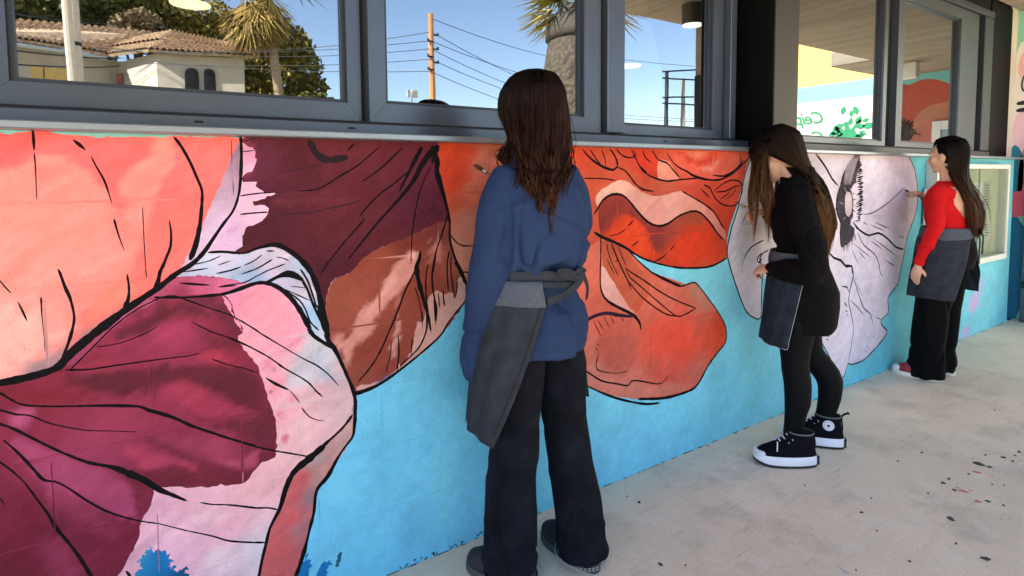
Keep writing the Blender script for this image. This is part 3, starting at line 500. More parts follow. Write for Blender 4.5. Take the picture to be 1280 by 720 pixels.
# ------------------------------------------------------------------ ground
def floor_mat():
    m, n, l, b = nodes('worn_concrete')
    tc = n.new('ShaderNodeTexCoord')
    def noise(sc, det=6, ro=.6, vec=None, dist=0):
        q = n.new('ShaderNodeTexNoise'); q.inputs['Scale'].default_value = sc; q.inputs['Detail'].default_value = det; q.inputs['Roughness'].default_value = ro; q.inputs['Distortion'].default_value = dist
        l.new(vec or tc.outputs['Object'], q.inputs['Vector']); return q.outputs['Fac']
    def rng_(f, a, b_, c, d):
        q = n.new('ShaderNodeMapRange'); q.inputs[1].default_value = a; q.inputs[2].default_value = b_; q.inputs[3].default_value = c; q.inputs[4].default_value = d; l.new(f, q.inputs[0]); return q.outputs[0]
    def mixc(f, c1, c2):
        q = n.new('ShaderNodeMixRGB'); l.new(f, q.inputs[0])
        for i, c in ((1, c1), (2, c2)):
            if isinstance(c, tuple): q.inputs[i].default_value = (*lin(c), 1)
            else: l.new(c, q.inputs[i])
        return q.outputs[0]
    base = mixc(rng_(noise(1.3, 8, .62, dist=.6), .32, .68, 0, 1), (214, 196, 170), (234, 217, 193))
    base = mixc(rng_(noise(6, 8, .7), .5, .72, 0, .55), base, (238, 226, 206))
    base = mixc(rng_(noise(3.1, 7, .68), .52, .70, 0, .65), base, (174, 162, 145))
    mp = n.new('ShaderNodeMapping'); mp.inputs['Scale'].default_value = (2.0, 14, 2); mp.inputs['Rotation'].default_value = (0, 0, .35); l.new(tc.outputs['Object'], mp.inputs[0])
    base = mixc(rng_(noise(2.2, 5, .6, mp.outputs[0]), .58, .72, 0, .3), base, (142, 135, 124))
    base = mixc(rng_(noise(140, 3, .6), .58, .72, 0, .6), base, (112, 108, 100))
    base = mixc(rng_(noise(90, 2, .5), .66, .74, 0, .6), base, (206, 200, 190))
    l.new(base, b.inputs['Base Color'])
    l.new(rng_(noise(2.4, 6), .3, .7, .5, .8), b.inputs['Roughness']); b.inputs['Specular IOR Level'].default_value = .4
    ad = n.new('ShaderNodeMath'); ad.operation = 'MULTIPLY_ADD'; ad.inputs[1].default_value = .35; l.new(noise(150, 4), ad.inputs[0]); l.new(noise(14, 6), ad.inputs[2])
    bp = n.new('ShaderNodeBump'); bp.inputs['Strength'].default_value = .35; bp.inputs['Distance'].default_value = .006; l.new(ad.outputs[0], bp.inputs['Height']); l.new(bp.outputs[0], b.inputs['Normal'])
    return m
M_floor = floor_mat()
fl = MB().box((-9, -2.7, -.14), (12, -.0005, 0)).build('walkway', M_floor); tag(fl, kind='structure')
M_pav = mat('sunny_paving', (216, 194, 158), .85, var=.12, scale=1.2, bump=.2, bscale=30)
M_dirt = mat('dry_hillside', (120, 108, 74), .95, var=.3, scale=.3, bump=.3, bscale=4, rgb2=(96, 104, 58))
# one sheet to the horizon: level street, then ground that climbs behind it
gv, gf = [], []
gx = [-400, -200, -100, -60, -40, -25, -15, -8, 0, 8, 15, 25, 40, 60, 100, 200, 400]; gy = [400, 60, 12, -2.71, -6, -12, -14, -18, -22, -26, -30, -36, -42, -50, -60, -80, -120, -400]
def gz(x, y):
    d = -y
    h = 0 if d < 13 else min(3.0, (d-13)*.25) if d < 32 else 3.0+(d-32)*.10*max(0, min(1, (22-x)/26)) if d < 62 else 3.0+3.0*max(0, min(1, (22-x)/26))
    if x > 26 or x < -45: h *= max(0, 1-(max(x-26, -45-x))/40)
    return h-.14
for y in gy:
    for x in gx: gv.append((x, y, gz(x, y)))
for j in range(len(gy)-1):
    for i in range(len(gx)-1):
        k = j*len(gx)+i; gf.append((k, k+1, k+1+len(gx), k+len(gx)))
gm = mesh(gv, gf); gm.materials.append(M_pav); gm.materials.append(M_dirt)
for p_ in gm.polygons: p_.material_index = 1 if p_.center.y < -12 else 0
g_ = obj('ground', gm); tag(g_, kind='structure')
# paint spots, chips and crumbs on the concrete
def floor_pt(u, v):
    d = fw+((u-640)/FOCAL)*ri+((PY-v)/FOCAL)*up; t = -EYE/d[2]; return (d[0]*t, -DIST+d[1]*t)
def blot(mb, x, y, a, b_, rot, r_, z=.0008, h=.0035):
    n_ = 9; c, s_ = math.cos(rot), math.sin(rot); rr = [r_.uniform(.6, 1.25) for _ in range(n_)]
    ring = [(x+c*a*math.cos(q)*k-s_*b_*math.sin(q)*k, y+s_*a*math.cos(q)*k+c*b_*math.sin(q)*k) for q, k in zip(np.arange(n_)*2*math.pi/n_, rr)]
    V_ = [(p[0], p[1], z) for p in ring]+[(x+(p[0]-x)*.6, y+(p[1]-y)*.6, z+h) for p in ring]
    mb.add(V_, [tuple(range(n_, 2*n_))]+[(i, (i+1) % n_, (i+1) % n_+n_, i+n_) for i in range(n_)])
r5 = random.Random(5)
dk, pk, wt = MB(), MB(), MB()
for u, v, s_ in ((1224,580,9),(1237,584,5),(1179,604,5.5),(1186,599,3),(1211,593,3),(1193,613,4),(1235,627,4.5),(1189,649,7.5),(1233,699,8),(1152,566,3),(1077,641,3.5),(1232,569,2.6),(1274,565,4),(1254,632,2.6),(1195,680,2.6),(1096,664,2),(1089,623,1.8),(1254,572,4),(1266,577,3),(1137,702,3),(1070,713,2.4),(799,628,4.5),(784,621,2),(826,706,5),(857,707,2),(995,584,2.4),(1122,577,2),(1006,607,1.6),(1160,617,2.2),(1255,607,1.8),(1240,606,1.6),(1269,570,2.4),(1060,516,2),(1243,513,2)):
    x, y = floor_pt(u, v); k = (x*fw[0]+(y+DIST)*fw[1]+(-EYE)*fw[2])/FOCAL
    blot(dk, x, y, s_*k*.72, s_*k*.5, r5.uniform(0, 3), r5)
for u, v, s_ in ((1220,590,5),(1204,614,6),(1222,627,5.5),(1213,613,2.4),(884,557,3.2),(935,534,4),(1240,595,2),(1196,610,2.5)):
    x, y = floor_pt(u, v); k = (x*fw[0]+(y+DIST)*fw[1]+(-EYE)*fw[2])/FOCAL; blot(pk, x, y, s_*k, s_*k*.6, r5.uniform(0, 3), r5, .0006, .0008)
for u, v, s_ in ((1236,678,4),(1124,647,3),(1100,655,2.6),(1242,660,7),(1225,661,6),(1253,650,5),(1055,714,7),(1046,695,3),(912,547,3),(920,543,2.4),(600,688,2),(1243,567,2),(1250,622,2)):
    x, y = floor_pt(u, v); k = (x*fw[0]+(y+DIST)*fw[1]+(-EYE)*fw[2])/FOCAL; blot(wt, x, y, s_*k, s_*k*.5, r5.uniform(0, 3), r5, .0007, .0008)
for i in range(70):
    x, y = r5.uniform(.6, 6), r5.uniform(-1.6, -.05); s_ = r5.uniform(.0012, .004)
    (dk if i % 3 else wt).__class__; blot(dk if i % 3 else wt, x, y, s_, s_*.8, r5.uniform(0, 3), r5, .0006, .002)
for mb_, nm, c in ((dk, 'dark_chips', (66, 60, 55)), (pk, 'pink_paint_spots', (206, 112, 110)), (wt, 'pale_paint_spots', (198, 192, 186))):
    tag(mb_.build(nm, mat(nm, c, .8), fl), kind='stuff')
# crumbling dark line where the wall meets the floor
ck = MB()
x = .3
while x < WX1-.05:
    L_ = r5.uniform(.008, .05); h = r5.uniform(.0008, .004)
    ck.add([(x, -.0006, .0005), (x+L_, -.0006, .0005), (x+L_, -r5.uniform(.001, .005), .0005), (x, -r5.uniform(.001, .005), .0005), (x, -.0006, h), (x+L_, -.0006, h*.8)], [(0,1,5,4),(3,2,5,4),(0,3,4),(1,5,2)])
    x += L_+r5.uniform(0, .10)
tag(ck.build('dirt_line', mat('gap_dirt', (66, 64, 70), .9), fl), kind='stuff')

# ------------------------------------------------------------------ windows and frames above the wall
M_alu = mat('grey_window_aluminium', (82, 89, 101), .30, .55, var=.10, scale=3, spec=.6, stretch=(1, 6, 1), bump=.05, bscale=40)
M_alud = mat('dark_window_aluminium', (50, 54, 62), .4, .3, var=.10, scale=3)
M_pil = mat('pillar_lit_front', (34, 33, 35), .5, .0, var=.12, scale=4, bump=.05, bscale=30)
M_dark = mat('dark_cladding_and_shade', (8, 8, 9), .6, .0, var=.15, scale=3, spec=.1)
M_gap = mat('rubber_gasket', (14, 14, 16), .7)
M_sill = mat('sill_metal', (140, 148, 158), .3, .6, var=.12, scale=5, stretch=(1, 4, 4), bump=.05, bscale=40)
def glass_mat():
    m = bpy.data.materials.new('reflecting_glass'); m.use_nodes = True; n, l = m.node_tree.nodes, m.node_tree.links
    n.remove(n['Principled BSDF']); o = n['Material Output']
    tr = n.new('ShaderNodeBsdfTransparent'); tr.inputs[0].default_value = (.42, .44, .43, 1)
    gl = n.new('ShaderNodeBsdfGlossy'); gl.inputs['Roughness'].default_value = .0; gl.inputs[0].default_value = (.97, .98, 1, 1)
    lw = n.new('ShaderNodeLayerWeight'); lw.inputs[0].default_value = .25
    mr = n.new('ShaderNodeMapRange'); mr.inputs[3].default_value = GLASS_REFL; mr.inputs[4].default_value = .95; l.new(lw.outputs['Fresnel'], mr.inputs[0])
    nz = n.new('ShaderNodeTexNoise'); nz.inputs['Scale'].default_value = 1.6; bp = n.new('ShaderNodeBump'); bp.inputs['Strength'].default_value = .015; bp.inputs['Distance'].default_value = .02; l.new(nz.outputs['Fac'], bp.inputs['Height']); l.new(bp.outputs[0], gl.inputs['Normal'])
    mx = n.new('ShaderNodeMixShader'); l.new(mr.outputs[0], mx.inputs[0]); l.new(tr.outputs[0], mx.inputs[1]); l.new(gl.outputs[0], mx.inputs[2]); l.new(mx.outputs[0], o.inputs[0])
    return m
GLASS_REFL = .33
M_glass = glass_mat()
ZB, ZT = 1.452, 2.50       # bottom and top of the sashes

def sash(name, x0, x1, y, glass_x, glass_z, label, grp='windows above the painted wall', d=.045):
    """a sash with stiles and rails, a step of glazing bead, and its pane; y is the front of the frame"""
    e = empty(name, (0, 0, 0), 0, label, 'window', grp)
    gx0, gx1 = glass_x; gz0, gz1 = glass_z; z0, z1 = ZB+.005, ZT-.005
    for nm, poly in (('bottom_rail', [(x0, z0), (x1, z0), (gx1, gz0), (gx0, gz0)]), ('top_rail', [(gx0, gz1), (gx1, gz1), (x1, z1), (x0, z1)]), ('stile', [(x0, z0), (gx0, gz0), (gx0, gz1), (x0, z1)]), ('stile', [(gx1, gz0), (x1, z0), (x1, z1), (gx1, gz1)])):
        c = np.mean(poly, 0); P2 = [tuple(c+(np.array(q)-c)*.999) for q in poly]
        mb = MB().prism(P2, 1, y, y+d)
        mb.build(nm, M_alu, e)
    bd = .012   # glazing bead, a second step nearer the glass
    bead = MB()
    for a, b_ in (((gx0+.0005, y+.016, gz0+.0005), (gx1-.0005, y+.05, gz0+bd)), ((gx0+.0005, y+.016, gz1-bd), (gx1-.0005, y+.05, gz1-.0005)), ((gx0+.0005, y+.0165, gz0+bd), (gx0+bd, y+.0495, gz1-bd)), ((gx1-bd, y+.0165, gz0+bd), (gx1-.0005, y+.0495, gz1-bd))): bead.box(a, b_)
    bead.build('glazing_bead', M_alud, e)
    MB().box((gx0+bd-.002, y+.03, gz0+bd-.002), (gx1-bd+.002, y+.036, gz1-bd+.002)).build('pane', M_glass, e)
    return e
Y1 = .125
sash('sliding_window', -.36, .578, Y1+.03, (-.290, .533), (1.519, 2.43), 'sliding window pane reflecting the tiled house and palm')
sash('sliding_window', .590, 1.578, Y1-.015, (.646, 1.490), (1.519, 2.43), 'window pane reflecting the wooden utility pole and blue sky')
sash('fixed_window', 1.700, 2.405, Y1+.005, (1.728, 2.335), (1.500, 2.43), 'narrow window beside the dark pillar, reflecting canopy edge and sky')
fr = empty('window_frame', (0, 0, 0), 0, 'long grey aluminium frame holding the windows left of the dark pillar', 'window frame')
MB().bbox((WX0, .075, 1.4085), (2.545, .21, ZB-.004), .003).build('bottom_track', M_alu, fr)
for x in (.105, .52, 1.93): MB().bbox((x-.011, .0745, 1.428), (x+.011, .0765, 1.434), .0005).build('drain_slot', M_gap, fr)
MB().box((WX0, .10, ZB-.0035), (2.545, .20, ZB+.0045)).build('gasket', M_gap, fr)
MB().bbox((WX0, .075, ZT), (2.545, .21, ZT+.06), .003).build('top_track', M_alu, fr)
MB().bbox((1.596, .085, ZB+.0055), (1.694, .21, ZT-.001), .004).build('mullion', M_alu, fr)
MB().bbox((1.582, .12, ZB+.0055), (1.592, .21, ZT-.001), .001).build('gasket', M_gap, fr)
MB().bbox((2.412, .09, ZB+.0055), (2.455, .21, ZT-.001), .003).build('jamb', M_alu, fr)
MB().bbox((2.456, .15, ZB+.0055), (2.544, .21, ZT-.001), .003).build('jamb', M_alud, fr)
MB().bbox((.5795, .17, ZB+.0055), (.5885, .21, ZT-.001), .001).build('gasket', M_gap, fr)
MB().bbox((WX0, .085, ZB+.0055), (-.366, .21, ZT-.001), .003).build('jamb', M_alu, fr)

Y2 = .045
sash('sliding_window', 2.80, 3.972, Y2+.02, (2.86, 3.928), (1.487, 2.42), 'window pane beyond the dark pillar, reflecting the yellow wall with green lettering')
sash('sliding_window', 4.075, 5.40, Y2+.005, (4.157, 5.07), (1.487, 2.42), 'window pane near the notice case, reflecting an orange flower painting')
fr2 = empty('window_frame', (0, 0, 0), 0, 'dark aluminium frame holding the two windows right of the dark pillar', 'window frame')
MB().bbox((2.752, .03, 1.4085), (5.655, .16, ZB-.004), .003).build('bottom_track', M_alud, fr2)
MB().box((2.752, .05, ZB-.0035), (5.655, .15, ZB+.0045)).build('gasket', M_gap, fr2)
MB().bbox((2.752, .03, ZT), (5.655, .16, ZT+.05), .003).build('top_track', M_alud, fr2)
MB().bbox((3.975, .09, ZB+.0055), (4.072, .16, ZT-.001), .001).build('gasket', M_gap, fr2)
MB().bbox((5.405, .075, ZB+.0055), (5.475, .16, ZT-.001), .003).build('gasket', M_gap, fr2)
MB().bbox((5.48, .035, ZB+.0055), (5.655, .16, ZT-.001), .004).build('jamb', M_alud, fr2)
MB().bbox((2.752, .04, ZB+.0055), (2.795, .16, ZT-.001), .004).build('jamb', M_alud, fr2)

led = MB().bbox((WX0, -.062, 1.3885), (6.128, .07, 1.4075), .003).build('window_ledge', M_sill); tag(led, 'thin pale metal ledge running along the top of the painted wall', 'ledge')
pil = empty('pillar', (2.65, 0, 1.408), 0, 'dark grey clad pillar between the two rows of windows', 'pillar')
MB().bbox((-.105, -.050, .0005), (.098, .22, 1.25), .003).build('shaded_body', M_dark, pil); MB().bbox((-.104, -.058, .0005), (.10, -.0505, 1.25), .002).build('lit_front', M_pil, pil)  # sides darker, front paler: shade and light put into the pillar's colours
ep = MB().bbox((5.66, .052, 1.4085), (6.125, .22, 2.655), .003).build('corner_post', M_dark); tag(ep, 'black corner post between the last window and the mint painted pier', 'pillar')

# ------------------------------------------------------------------ building body: lintel, canopy, room behind the glass
def board_mat():
    m, n, l, b = nodes('board_marked_concrete')
    tc = n.new('ShaderNodeTexCoord'); mp = n.new('ShaderNodeMapping'); mp.inputs['Scale'].default_value = (7, .5, 1); l.new(tc.outputs['Object'], mp.inputs[0])
    nz = n.new('ShaderNodeTexNoise'); nz.inputs['Scale'].default_value = 1.4; nz.inputs['Detail'].default_value = 7; nz.inputs['Roughness'].default_value = .65; l.new(mp.outputs[0], nz.inputs['Vector'])
    cr = n.new('ShaderNodeValToRGB'); cr.color_ramp.elements[0].position = .32; cr.color_ramp.elements[1].position = .68
    cr.color_ramp.elements[0].color = (*lin((120, 113, 102)), 1); cr.color_ramp.elements[1].color = (*lin((158, 150, 136)), 1); l.new(nz.outputs['Fac'], cr.inputs[0]); l.new(cr.outputs[0], b.inputs['Base Color']); b.inputs['Roughness'].default_value = .85
    bp = n.new('ShaderNodeBump'); bp.inputs['Strength'].default_value = .4; bp.inputs['Distance'].default_value = .01; l.new(nz.outputs['Fac'], bp.inputs['Height']); l.new(bp.outputs[0], b.inputs['Normal'])
    return m
M_board = board_mat()
CAN_Y, CAN_Z = -1.54, 2.66
M_render = mat('white_render', (206, 200, 190), .9, var=.08, scale=2, bump=.1, bscale=50)
bd_ = empty('school_building', (0, 1, 0), 0, 'single storey building behind the painted wall with a flat concrete canopy', 'building')
def bpart(mb, nm, m): o = mb.build(nm, m, bd_); o.location = (0, -1, 0); return o
bpart(MB().bbox((-9, CAN_Y, CAN_Z), (9.0, .05, CAN_Z+.19), .01), 'canopy', M_board)
bpart(MB().bbox((7.4, -2.02, CAN_Z+.002), (9.0, CAN_Y-.001, CAN_Z+.188), .01), 'canopy', M_board)  # added canopy piece, put in to shade the wing's flower painting
bpart(MB().box((-9, .0501, CAN_Z+.02), (9.0, 7, 3.3)), 'roof', M_render)
bpart(MB().box((WX0, .06, ZT+.061), (6.125, .24, CAN_Z+.019)), 'lintel', M_dark)
bpart(MB().box((-9, 0, 0), (WX0-.001, .24, CAN_Z+.019)), 'side_wall', M_render)
bpart(MB().box((6.126, .0605, 0), (6.28, 7, CAN_Z+.019)), 'side_wall', M_render)
M_room = mat('room_paint', (128, 122, 112), .9); M_roomc = mat('room_ceiling', (150, 146, 138), .9)
bpart(MB().box((-9, 6.8, 0), (6.12, 7, CAN_Z+.019)), 'back_wall', M_room)
bpart(MB().box((-9, .25, 2.60), (6.12, 6.79, CAN_Z+.019)), 'ceiling', M_roomc)
bpart(MB().box((-9, .25, -.1), (6.12, 6.79, 0)), 'room_floor', M_room)
M_lampw = mat('lit_diffuser', (255, 244, 190), .5, var=0, emit=2.6); M_lampb = mat('lamp_body', (70, 64, 58), .5)
def disc_lamp(name, loc, r, h, label, grp, em, body):
    e = empty(name, loc, 0, label, 'lamp', grp)
    MB().tube([(0, 0, .0005), (0, 0, h)], r, 24).build('lamp_body', body, e)
    MB().tube([(0, 0, -.008), (0, 0, 0)], r*.93, 24).build('diffuser', em, e)
    return e
for x, lb in ((.26, 'behind the pane reflecting the house'), (4.60, 'behind the narrow window by the pillar')): disc_lamp('ceiling_lamp', (x, 3.0, 2.535), .14, .064, 'round lit ceiling lamp inside the room '+lb, 'ceiling lamps inside the room', M_lampw, M_lampb)
M_lampg = mat('pale_diffuser', (214, 224, 208), .4, var=0, emit=.7)
disc_lamp('downlight', (3.72, -1.08, 2.50), .085, .158, 'dark cylindrical downlight under the concrete canopy', None, M_lampg, M_lampb)
# canopy column, seen in the narrow window
M_col = mat('column_render', (138, 124, 104), .9, var=.15, scale=5, bump=.4, bscale=30); M_colb = mat('column_base_paint', (26, 24, 22), .8, var=.3, scale=12, bump=.5, bscale=25)
co_ = empty('canopy_column', (4.44, -1.43, 0), 0, 'square rendered column with a black lower part holding up the canopy edge', 'column')
MB().bbox((-.12, -.11, 2.3), (.12, .11, 2.659), .008).build('capital', M_col, co_)
MB().bbox((-.12, -.11, 2.22), (.12, .11, 2.2995), .008).build('shaft', M_col, co_)
MB().bbox((-.125, -.115, 0), (.125, .115, 2.2195), .008).build('lower_shaft', M_colb, co_)
MB().bbox((-.16, -.15, 0), (.16, .15, .12), .01).build('foot', M_colb, co_)

# ------------------------------------------------------------------ notice case on the wall
M_white = mat('white_aluminium', (214, 214, 208), .35, .1, var=.05); M_paper = mat('notice_backing', (206, 208, 178), .8, var=.08, scale=3)
nc = empty('notice_case', (0, 0, 0), 0, 'white framed glazed notice case full of pinned papers beside the last window', 'notice board')
nx0, nx1, nz0, nz1 = 4.42, 5.80, .585, 1.345
f_ = MB()
MB().bbox((nx0, -.07, nz1-.035), (nx1, -.001, nz1), .003).build('top_frame', M_white, nc); MB().bbox((nx0, -.07, nz0), (nx1, -.001, nz0+.045), .003).build('bottom_frame', M_white, nc)
MB().bbox((nx0, -.07, nz0+.0455), (nx0+.03, -.001, nz1-.0355), .003).build('side_frame', M_white, nc); MB().bbox((nx1-.03, -.07, nz0+.0455), (nx1, -.001, nz1-.0355), .003).build('side_frame', M_white, nc)
MB().box((nx0+.031, -.012, nz0+.046), (nx1-.031, -.002, nz1-.036)).build('backing', M_paper, nc)
M_clear = bpy.data.materials.new('clear_glass'); M_clear.use_nodes = True
n, l = M_clear.node_tree.nodes, M_clear.node_tree.links; n.remove(n['Principled BSDF'])
tr = n.new('ShaderNodeBsdfTransparent'); tr.inputs[0].default_value = (.9, .93, .9, 1); gl = n.new('ShaderNodeBsdfGlossy'); gl.inputs['Roughness'].default_value = .02; mx = n.new('ShaderNodeMixShader'); mx.inputs[0].default_value = .16
l.new(tr.outputs[0], mx.inputs[1]); l.new(gl.outputs[0], mx.inputs[2]); l.new(mx.outputs[0], n['Material Output'].inputs[0])
mid = 5.19
MB().box((nx0+.031, -.052, nz0+.046), (mid+.02, -.047, nz1-.036)).build('sliding_pane', M_clear, nc); MB().box((mid-.02, -.062, nz0+.046), (nx1-.031, -.057, nz1-.036)).build('sliding_pane', M_clear, nc)
MB().bbox((mid-.022, -.067, nz0+.046), (mid-.006, -.0625, nz1-.036), .001).build('pane_edge', mat('pane_edge', (84, 92, 90), .3), nc)
pr = random.Random(11)
for x, z, w_, h_, c in ((4.95,1.02,.21,.28,(220,220,214)),(5.06,.98,.18,.24,(150,176,206)),(5.03,.80,.20,.10,(222,190,110)),(5.31,1.12,.17,.17,(228,230,226)),(5.33,.93,.17,.18,(132,160,200)),(5.50,1.10,.13,.22,(190,188,176)),(4.72,1.0,.2,.28,(226,214,196)),(4.48,1.05,.21,.25,(214,220,224)),(4.78,.74,.2,.2,(216,210,190)),(5.55,.82,.12,.16,(224,222,214))):
    p_ = MB().box((x-w_/2, -.0145, z-h_/2), (x+w_/2, -.0125, z+h_/2)).build('pinned_paper', mat('paper', c, .8, var=.05), nc)
    t_ = MB()
    for k in range(int(h_/.022)-2):
        L_ = w_*pr.uniform(.35, .78); t_.box((x-w_*.40, -.0158, z+h_/2-.03-k*.022), (x-w_*.40+L_, -.0148, z+h_/2-.024-k*.022))
    if t_.v: t_.build('print_lines', mat('print_ink', (72, 84, 104), .8), p_)

# ------------------------------------------------------------------ mint pier, glazed side panel at the end of the wall
M_mint = mat('mint_paint', (140, 200, 178), .8, var=.06)
pier = empty('painted_pier', (6.285, -.14, 0), 0, 'mint green pier at the end of the wall with pink and white painted shapes', 'pier')
MB().box((-.001, -.16, 0), (.16, .199, 2.659)).build('pier_body', M_mint, pier)
def flat(par, nm, pts, c, k, x0=-.002):
    P = catmull(pts, None, True, 4); MB().prism([tuple(q) for q in P], 0, x0-.0012*k, x0+.0008).build(nm, mat(nm, c, .8, var=.05), par)
W_, Pk, Bk, Bl = (226, 222, 218), (222, 140, 160), (34, 30, 36), (36, 120, 150)
flat(pier, 'painted_shape', [(.199,1.25),(.10,1.2),(.02,1.5),(-.02,1.8),(0,2.2),(.08,2.36),(.199,2.3)], W_, 1)
flat(pier, 'painted_shape', [(.17,2.1),(.04,2.12),(.0,2.24),(.08,2.34),(.17,2.28)], (232,180,178), 2)
flat(pier, 'painted_shape', [(.15,1.98),(.06,1.95),(.04,2.06),(.08,2.14),(.15,2.1)], Bk, 3); flat(pier, 'painted_shape', [(.14,1.99),(.07,1.97),(.055,2.06),(.085,2.125),(.14,2.09)], W_, 4)
for z in (2.0, 2.07): flat(pier, 'painted_shape', [(.115,z),(.085,z+.005),(.09,z+.035),(.115,z+.03)], Bk, 5)
for z in (1.80, 1.86): flat(pier, 'painted_shape', [(.17,z),(.05,z+.01),(.05,z+.04),(.17,z+.03)], Bk, 3)
flat(pier, 'painted_shape', [(.18,1.5),(.02,1.52),(.0,1.75),(.18,1.78)], (228,190,206), 2); flat(pier, 'painted_shape', [(.14,1.05),(-.02,1.05),(-.04,1.45),(.12,1.5)], (222,108,136), 3); flat(pier, 'painted_shape', [(.199,1.05),(.13,1.0),(.12,1.4),(.199,1.5)], Bl, 3); flat(pier, 'painted_shape', [(.199,.9),(.04,.95),(.02,1.1),(.199,1.1)], (216,96,120), 4)
flat(pier, 'painted_shape', [(.199,.05),(.10,.08),(.08,.7),(.12,.85),(.199,.9)], (24,110,150), 3)
M_teal = bpy.data.materials.new('teal_glass'); M_teal.use_nodes = True; b = M_teal.node_tree.nodes['Principled BSDF']; b.inputs['Base Color'].default_value = (*lin((96, 130, 138)), 1); b.inputs['Roughness'].default_value = .08; b.inputs['Specular IOR Level'].default_value = .8
dp = empty('glazed_door_panel', (6.20, -.16, 0), 0, 'narrow grey aluminium door panel with tinted glass at the end of the wall', 'door')
MB().bbox((-.02, -.16, .004), (.02, .09, .16), .003).build('bottom_rail', M_alu, dp); MB().bbox((-.02, -.16, 1.36), (.02, .09, 1.42), .003).build('top_rail', M_alu, dp)
MB().bbox((-.02, .045, .1605), (.02, .09, 1.3595), .003).build('stile', M_alu, dp); MB().bbox((-.02, -.16, .1605), (.02, -.115, 1.3595), .003).build('stile', M_alu, dp); MB().box((-.006, -.1145, .161), (.006, .0445, 1.359)).build('pane', M_teal, dp)
MB().bbox((-.045, .058, .30), (-.0205, .082, .36), .004).build('hinge', M_gap, dp); MB().bbox((-.035, .05, 1.0), (-.0205, .085, 1.03), .004).build('lock', M_alud, dp)
# ------------------------------------------------------------------ the place behind the camera, which the panes reflect
def rp(u, v, Y, w=.16):
    """the point Y metres out from the wall whose reflection stands at that place of the photograph"""
    d = fw+((u-640)/FOCAL)*ri+((PY-v)/FOCAL)*up; t = (2*w+Y+DIST)/d[1]
    return Vector((d[0]*t, -Y, EYE+d[2]*t))
def rx(u, v, X, w=.085):
    d = fw+((u-640)/FOCAL)*ri+((PY-v)/FOCAL)*up; t = X/d[0]; y = -DIST+d[1]*t
    return (2*w-y, EYE+d[2]*t)       # (y, z) on the wing wall

# --- school wing that closes the walkway, facing back along it
WXX = 9.0
wing = empty('school_wing', (WXX, -3, 0), 0, 'yellow and white school wing with a sky blue band and a big orange flower painting', 'building')
M_yel = mat('yellow_render', (226, 190, 112), .9, var=.06, scale=2, bump=.1, bscale=40); M_cyan = mat('blue_band_paint', (120, 200, 208), .8, var=.05); M_wsh = mat('white_wall_paint', (222, 218, 206), .9, var=.05)
def wp(nm, a, b_, m, x=0.0): o = MB().box((x, a[0]+3, a[1]), (.4, b_[0]+3, b_[1])).build(nm, m, wing); return o
wp('upper_wall', (-4.2, 2.7001), (2, 4.2), M_yel); wp('blue_band', (-4.2, 2.4501), (-2.0001, 2.70), M_cyan); wp('white_wall', (-4.2, 0), (-2.0001, 2.45), M_wsh); wp('mural_ground', (-2.0, 0), (2, 2.70), M_cyan, .001)
def wflat(nm, pts, c, k, rough=.8, smooth=True):
    P = catmull(pts, None, True, 5) if smooth else pts
    MB().prism([(q[0]+3, q[1]) for q in P], 0, -.004-.002*k, -.0005 if k else .002).build(nm, mat(nm, c, rough, var=.08, scale=6), wing)
O_ = lambda s: [rx(*p, WXX) for p in px(s)]
wflat('painted_petal', O_('1118,106 1124,104 1135,106 1150,100 1165,99 1178,102 1190,108 1200,116 1210,200 1115,200 1116,150'), (176, 84, 66), 0)
wflat('painted_petal', O_('1120,122 1112,108 1122,104 1134,108 1130,118'), (166, 78, 62), 1)
wflat('painted_petal', O_('1140,160 1146,144 1158,134 1175,129 1200,128 1210,200 1138,200'), (182, 122, 98), 1)
wflat('painted_petal', O_('1136,180 1145,163 1160,152 1180,146 1205,145 1205,200 1136,200'), (186, 112, 98), 2)
wflat('painted_seeds', O_('1117,160 1124,154 1134,155 1141,163 1139,173 1130,179 1119,177'), (66, 56, 52), 3); wflat('painted_seeds', O_('1120,160 1127,158 1130,166 1126,172 1120,172'), (36, 30, 28), 4)
_r = random.Random(9)
for i in range(26):
    a = _r.uniform(-.4, 2.2); c = (1128, 166); L0, L1 = _r.uniform(10, 15), _r.uniform(18, 27)
    q = [(c[0]+math.cos(a)*L0*.9, c[1]-math.sin(a)*L0*.8), (c[0]+math.cos(a)*L1*.9, c[1]-math.sin(a)*L1*.8)]
    p0, p1 = rx(*q[0], WXX), rx(*q[1], WXX); d_ = np.subtract(p1, p0); nn_ = np.array([-d_[1], d_[0]])/np.linalg.norm(d_)*.01
    wflat('painted_stamen', [tuple(p0+nn_), tuple(p1+nn_*.5), tuple(p1-nn_*.5), tuple(p0-nn_)], (84, 74, 68), 4, smooth=False)
ww = [rx(1166, 152, WXX), rx(1215, 150, WXX), rx(1166, 190, WXX)]
wy0, wy1, wz1 = ww[0][0]+3, ww[1][0]+3, ww[0][1]
wnd = MB().bbox((-.05, wy0, .9), (-.012, wy0+.10, wz1), .004).bbox((-.0505, wy0+.101, wz1-.12), (-.012, wy1+.3, wz1-.001), .004).bbox((-.05, wy1+.3, .9), (-.012, wy1+.4, wz1), .004).build('window_surround', M_white, wing)
MB().box((-.03, wy0+.1, .9), (-.013, wy1+.3, wz1-.12)).build('window_pane', M_teal, wnd)
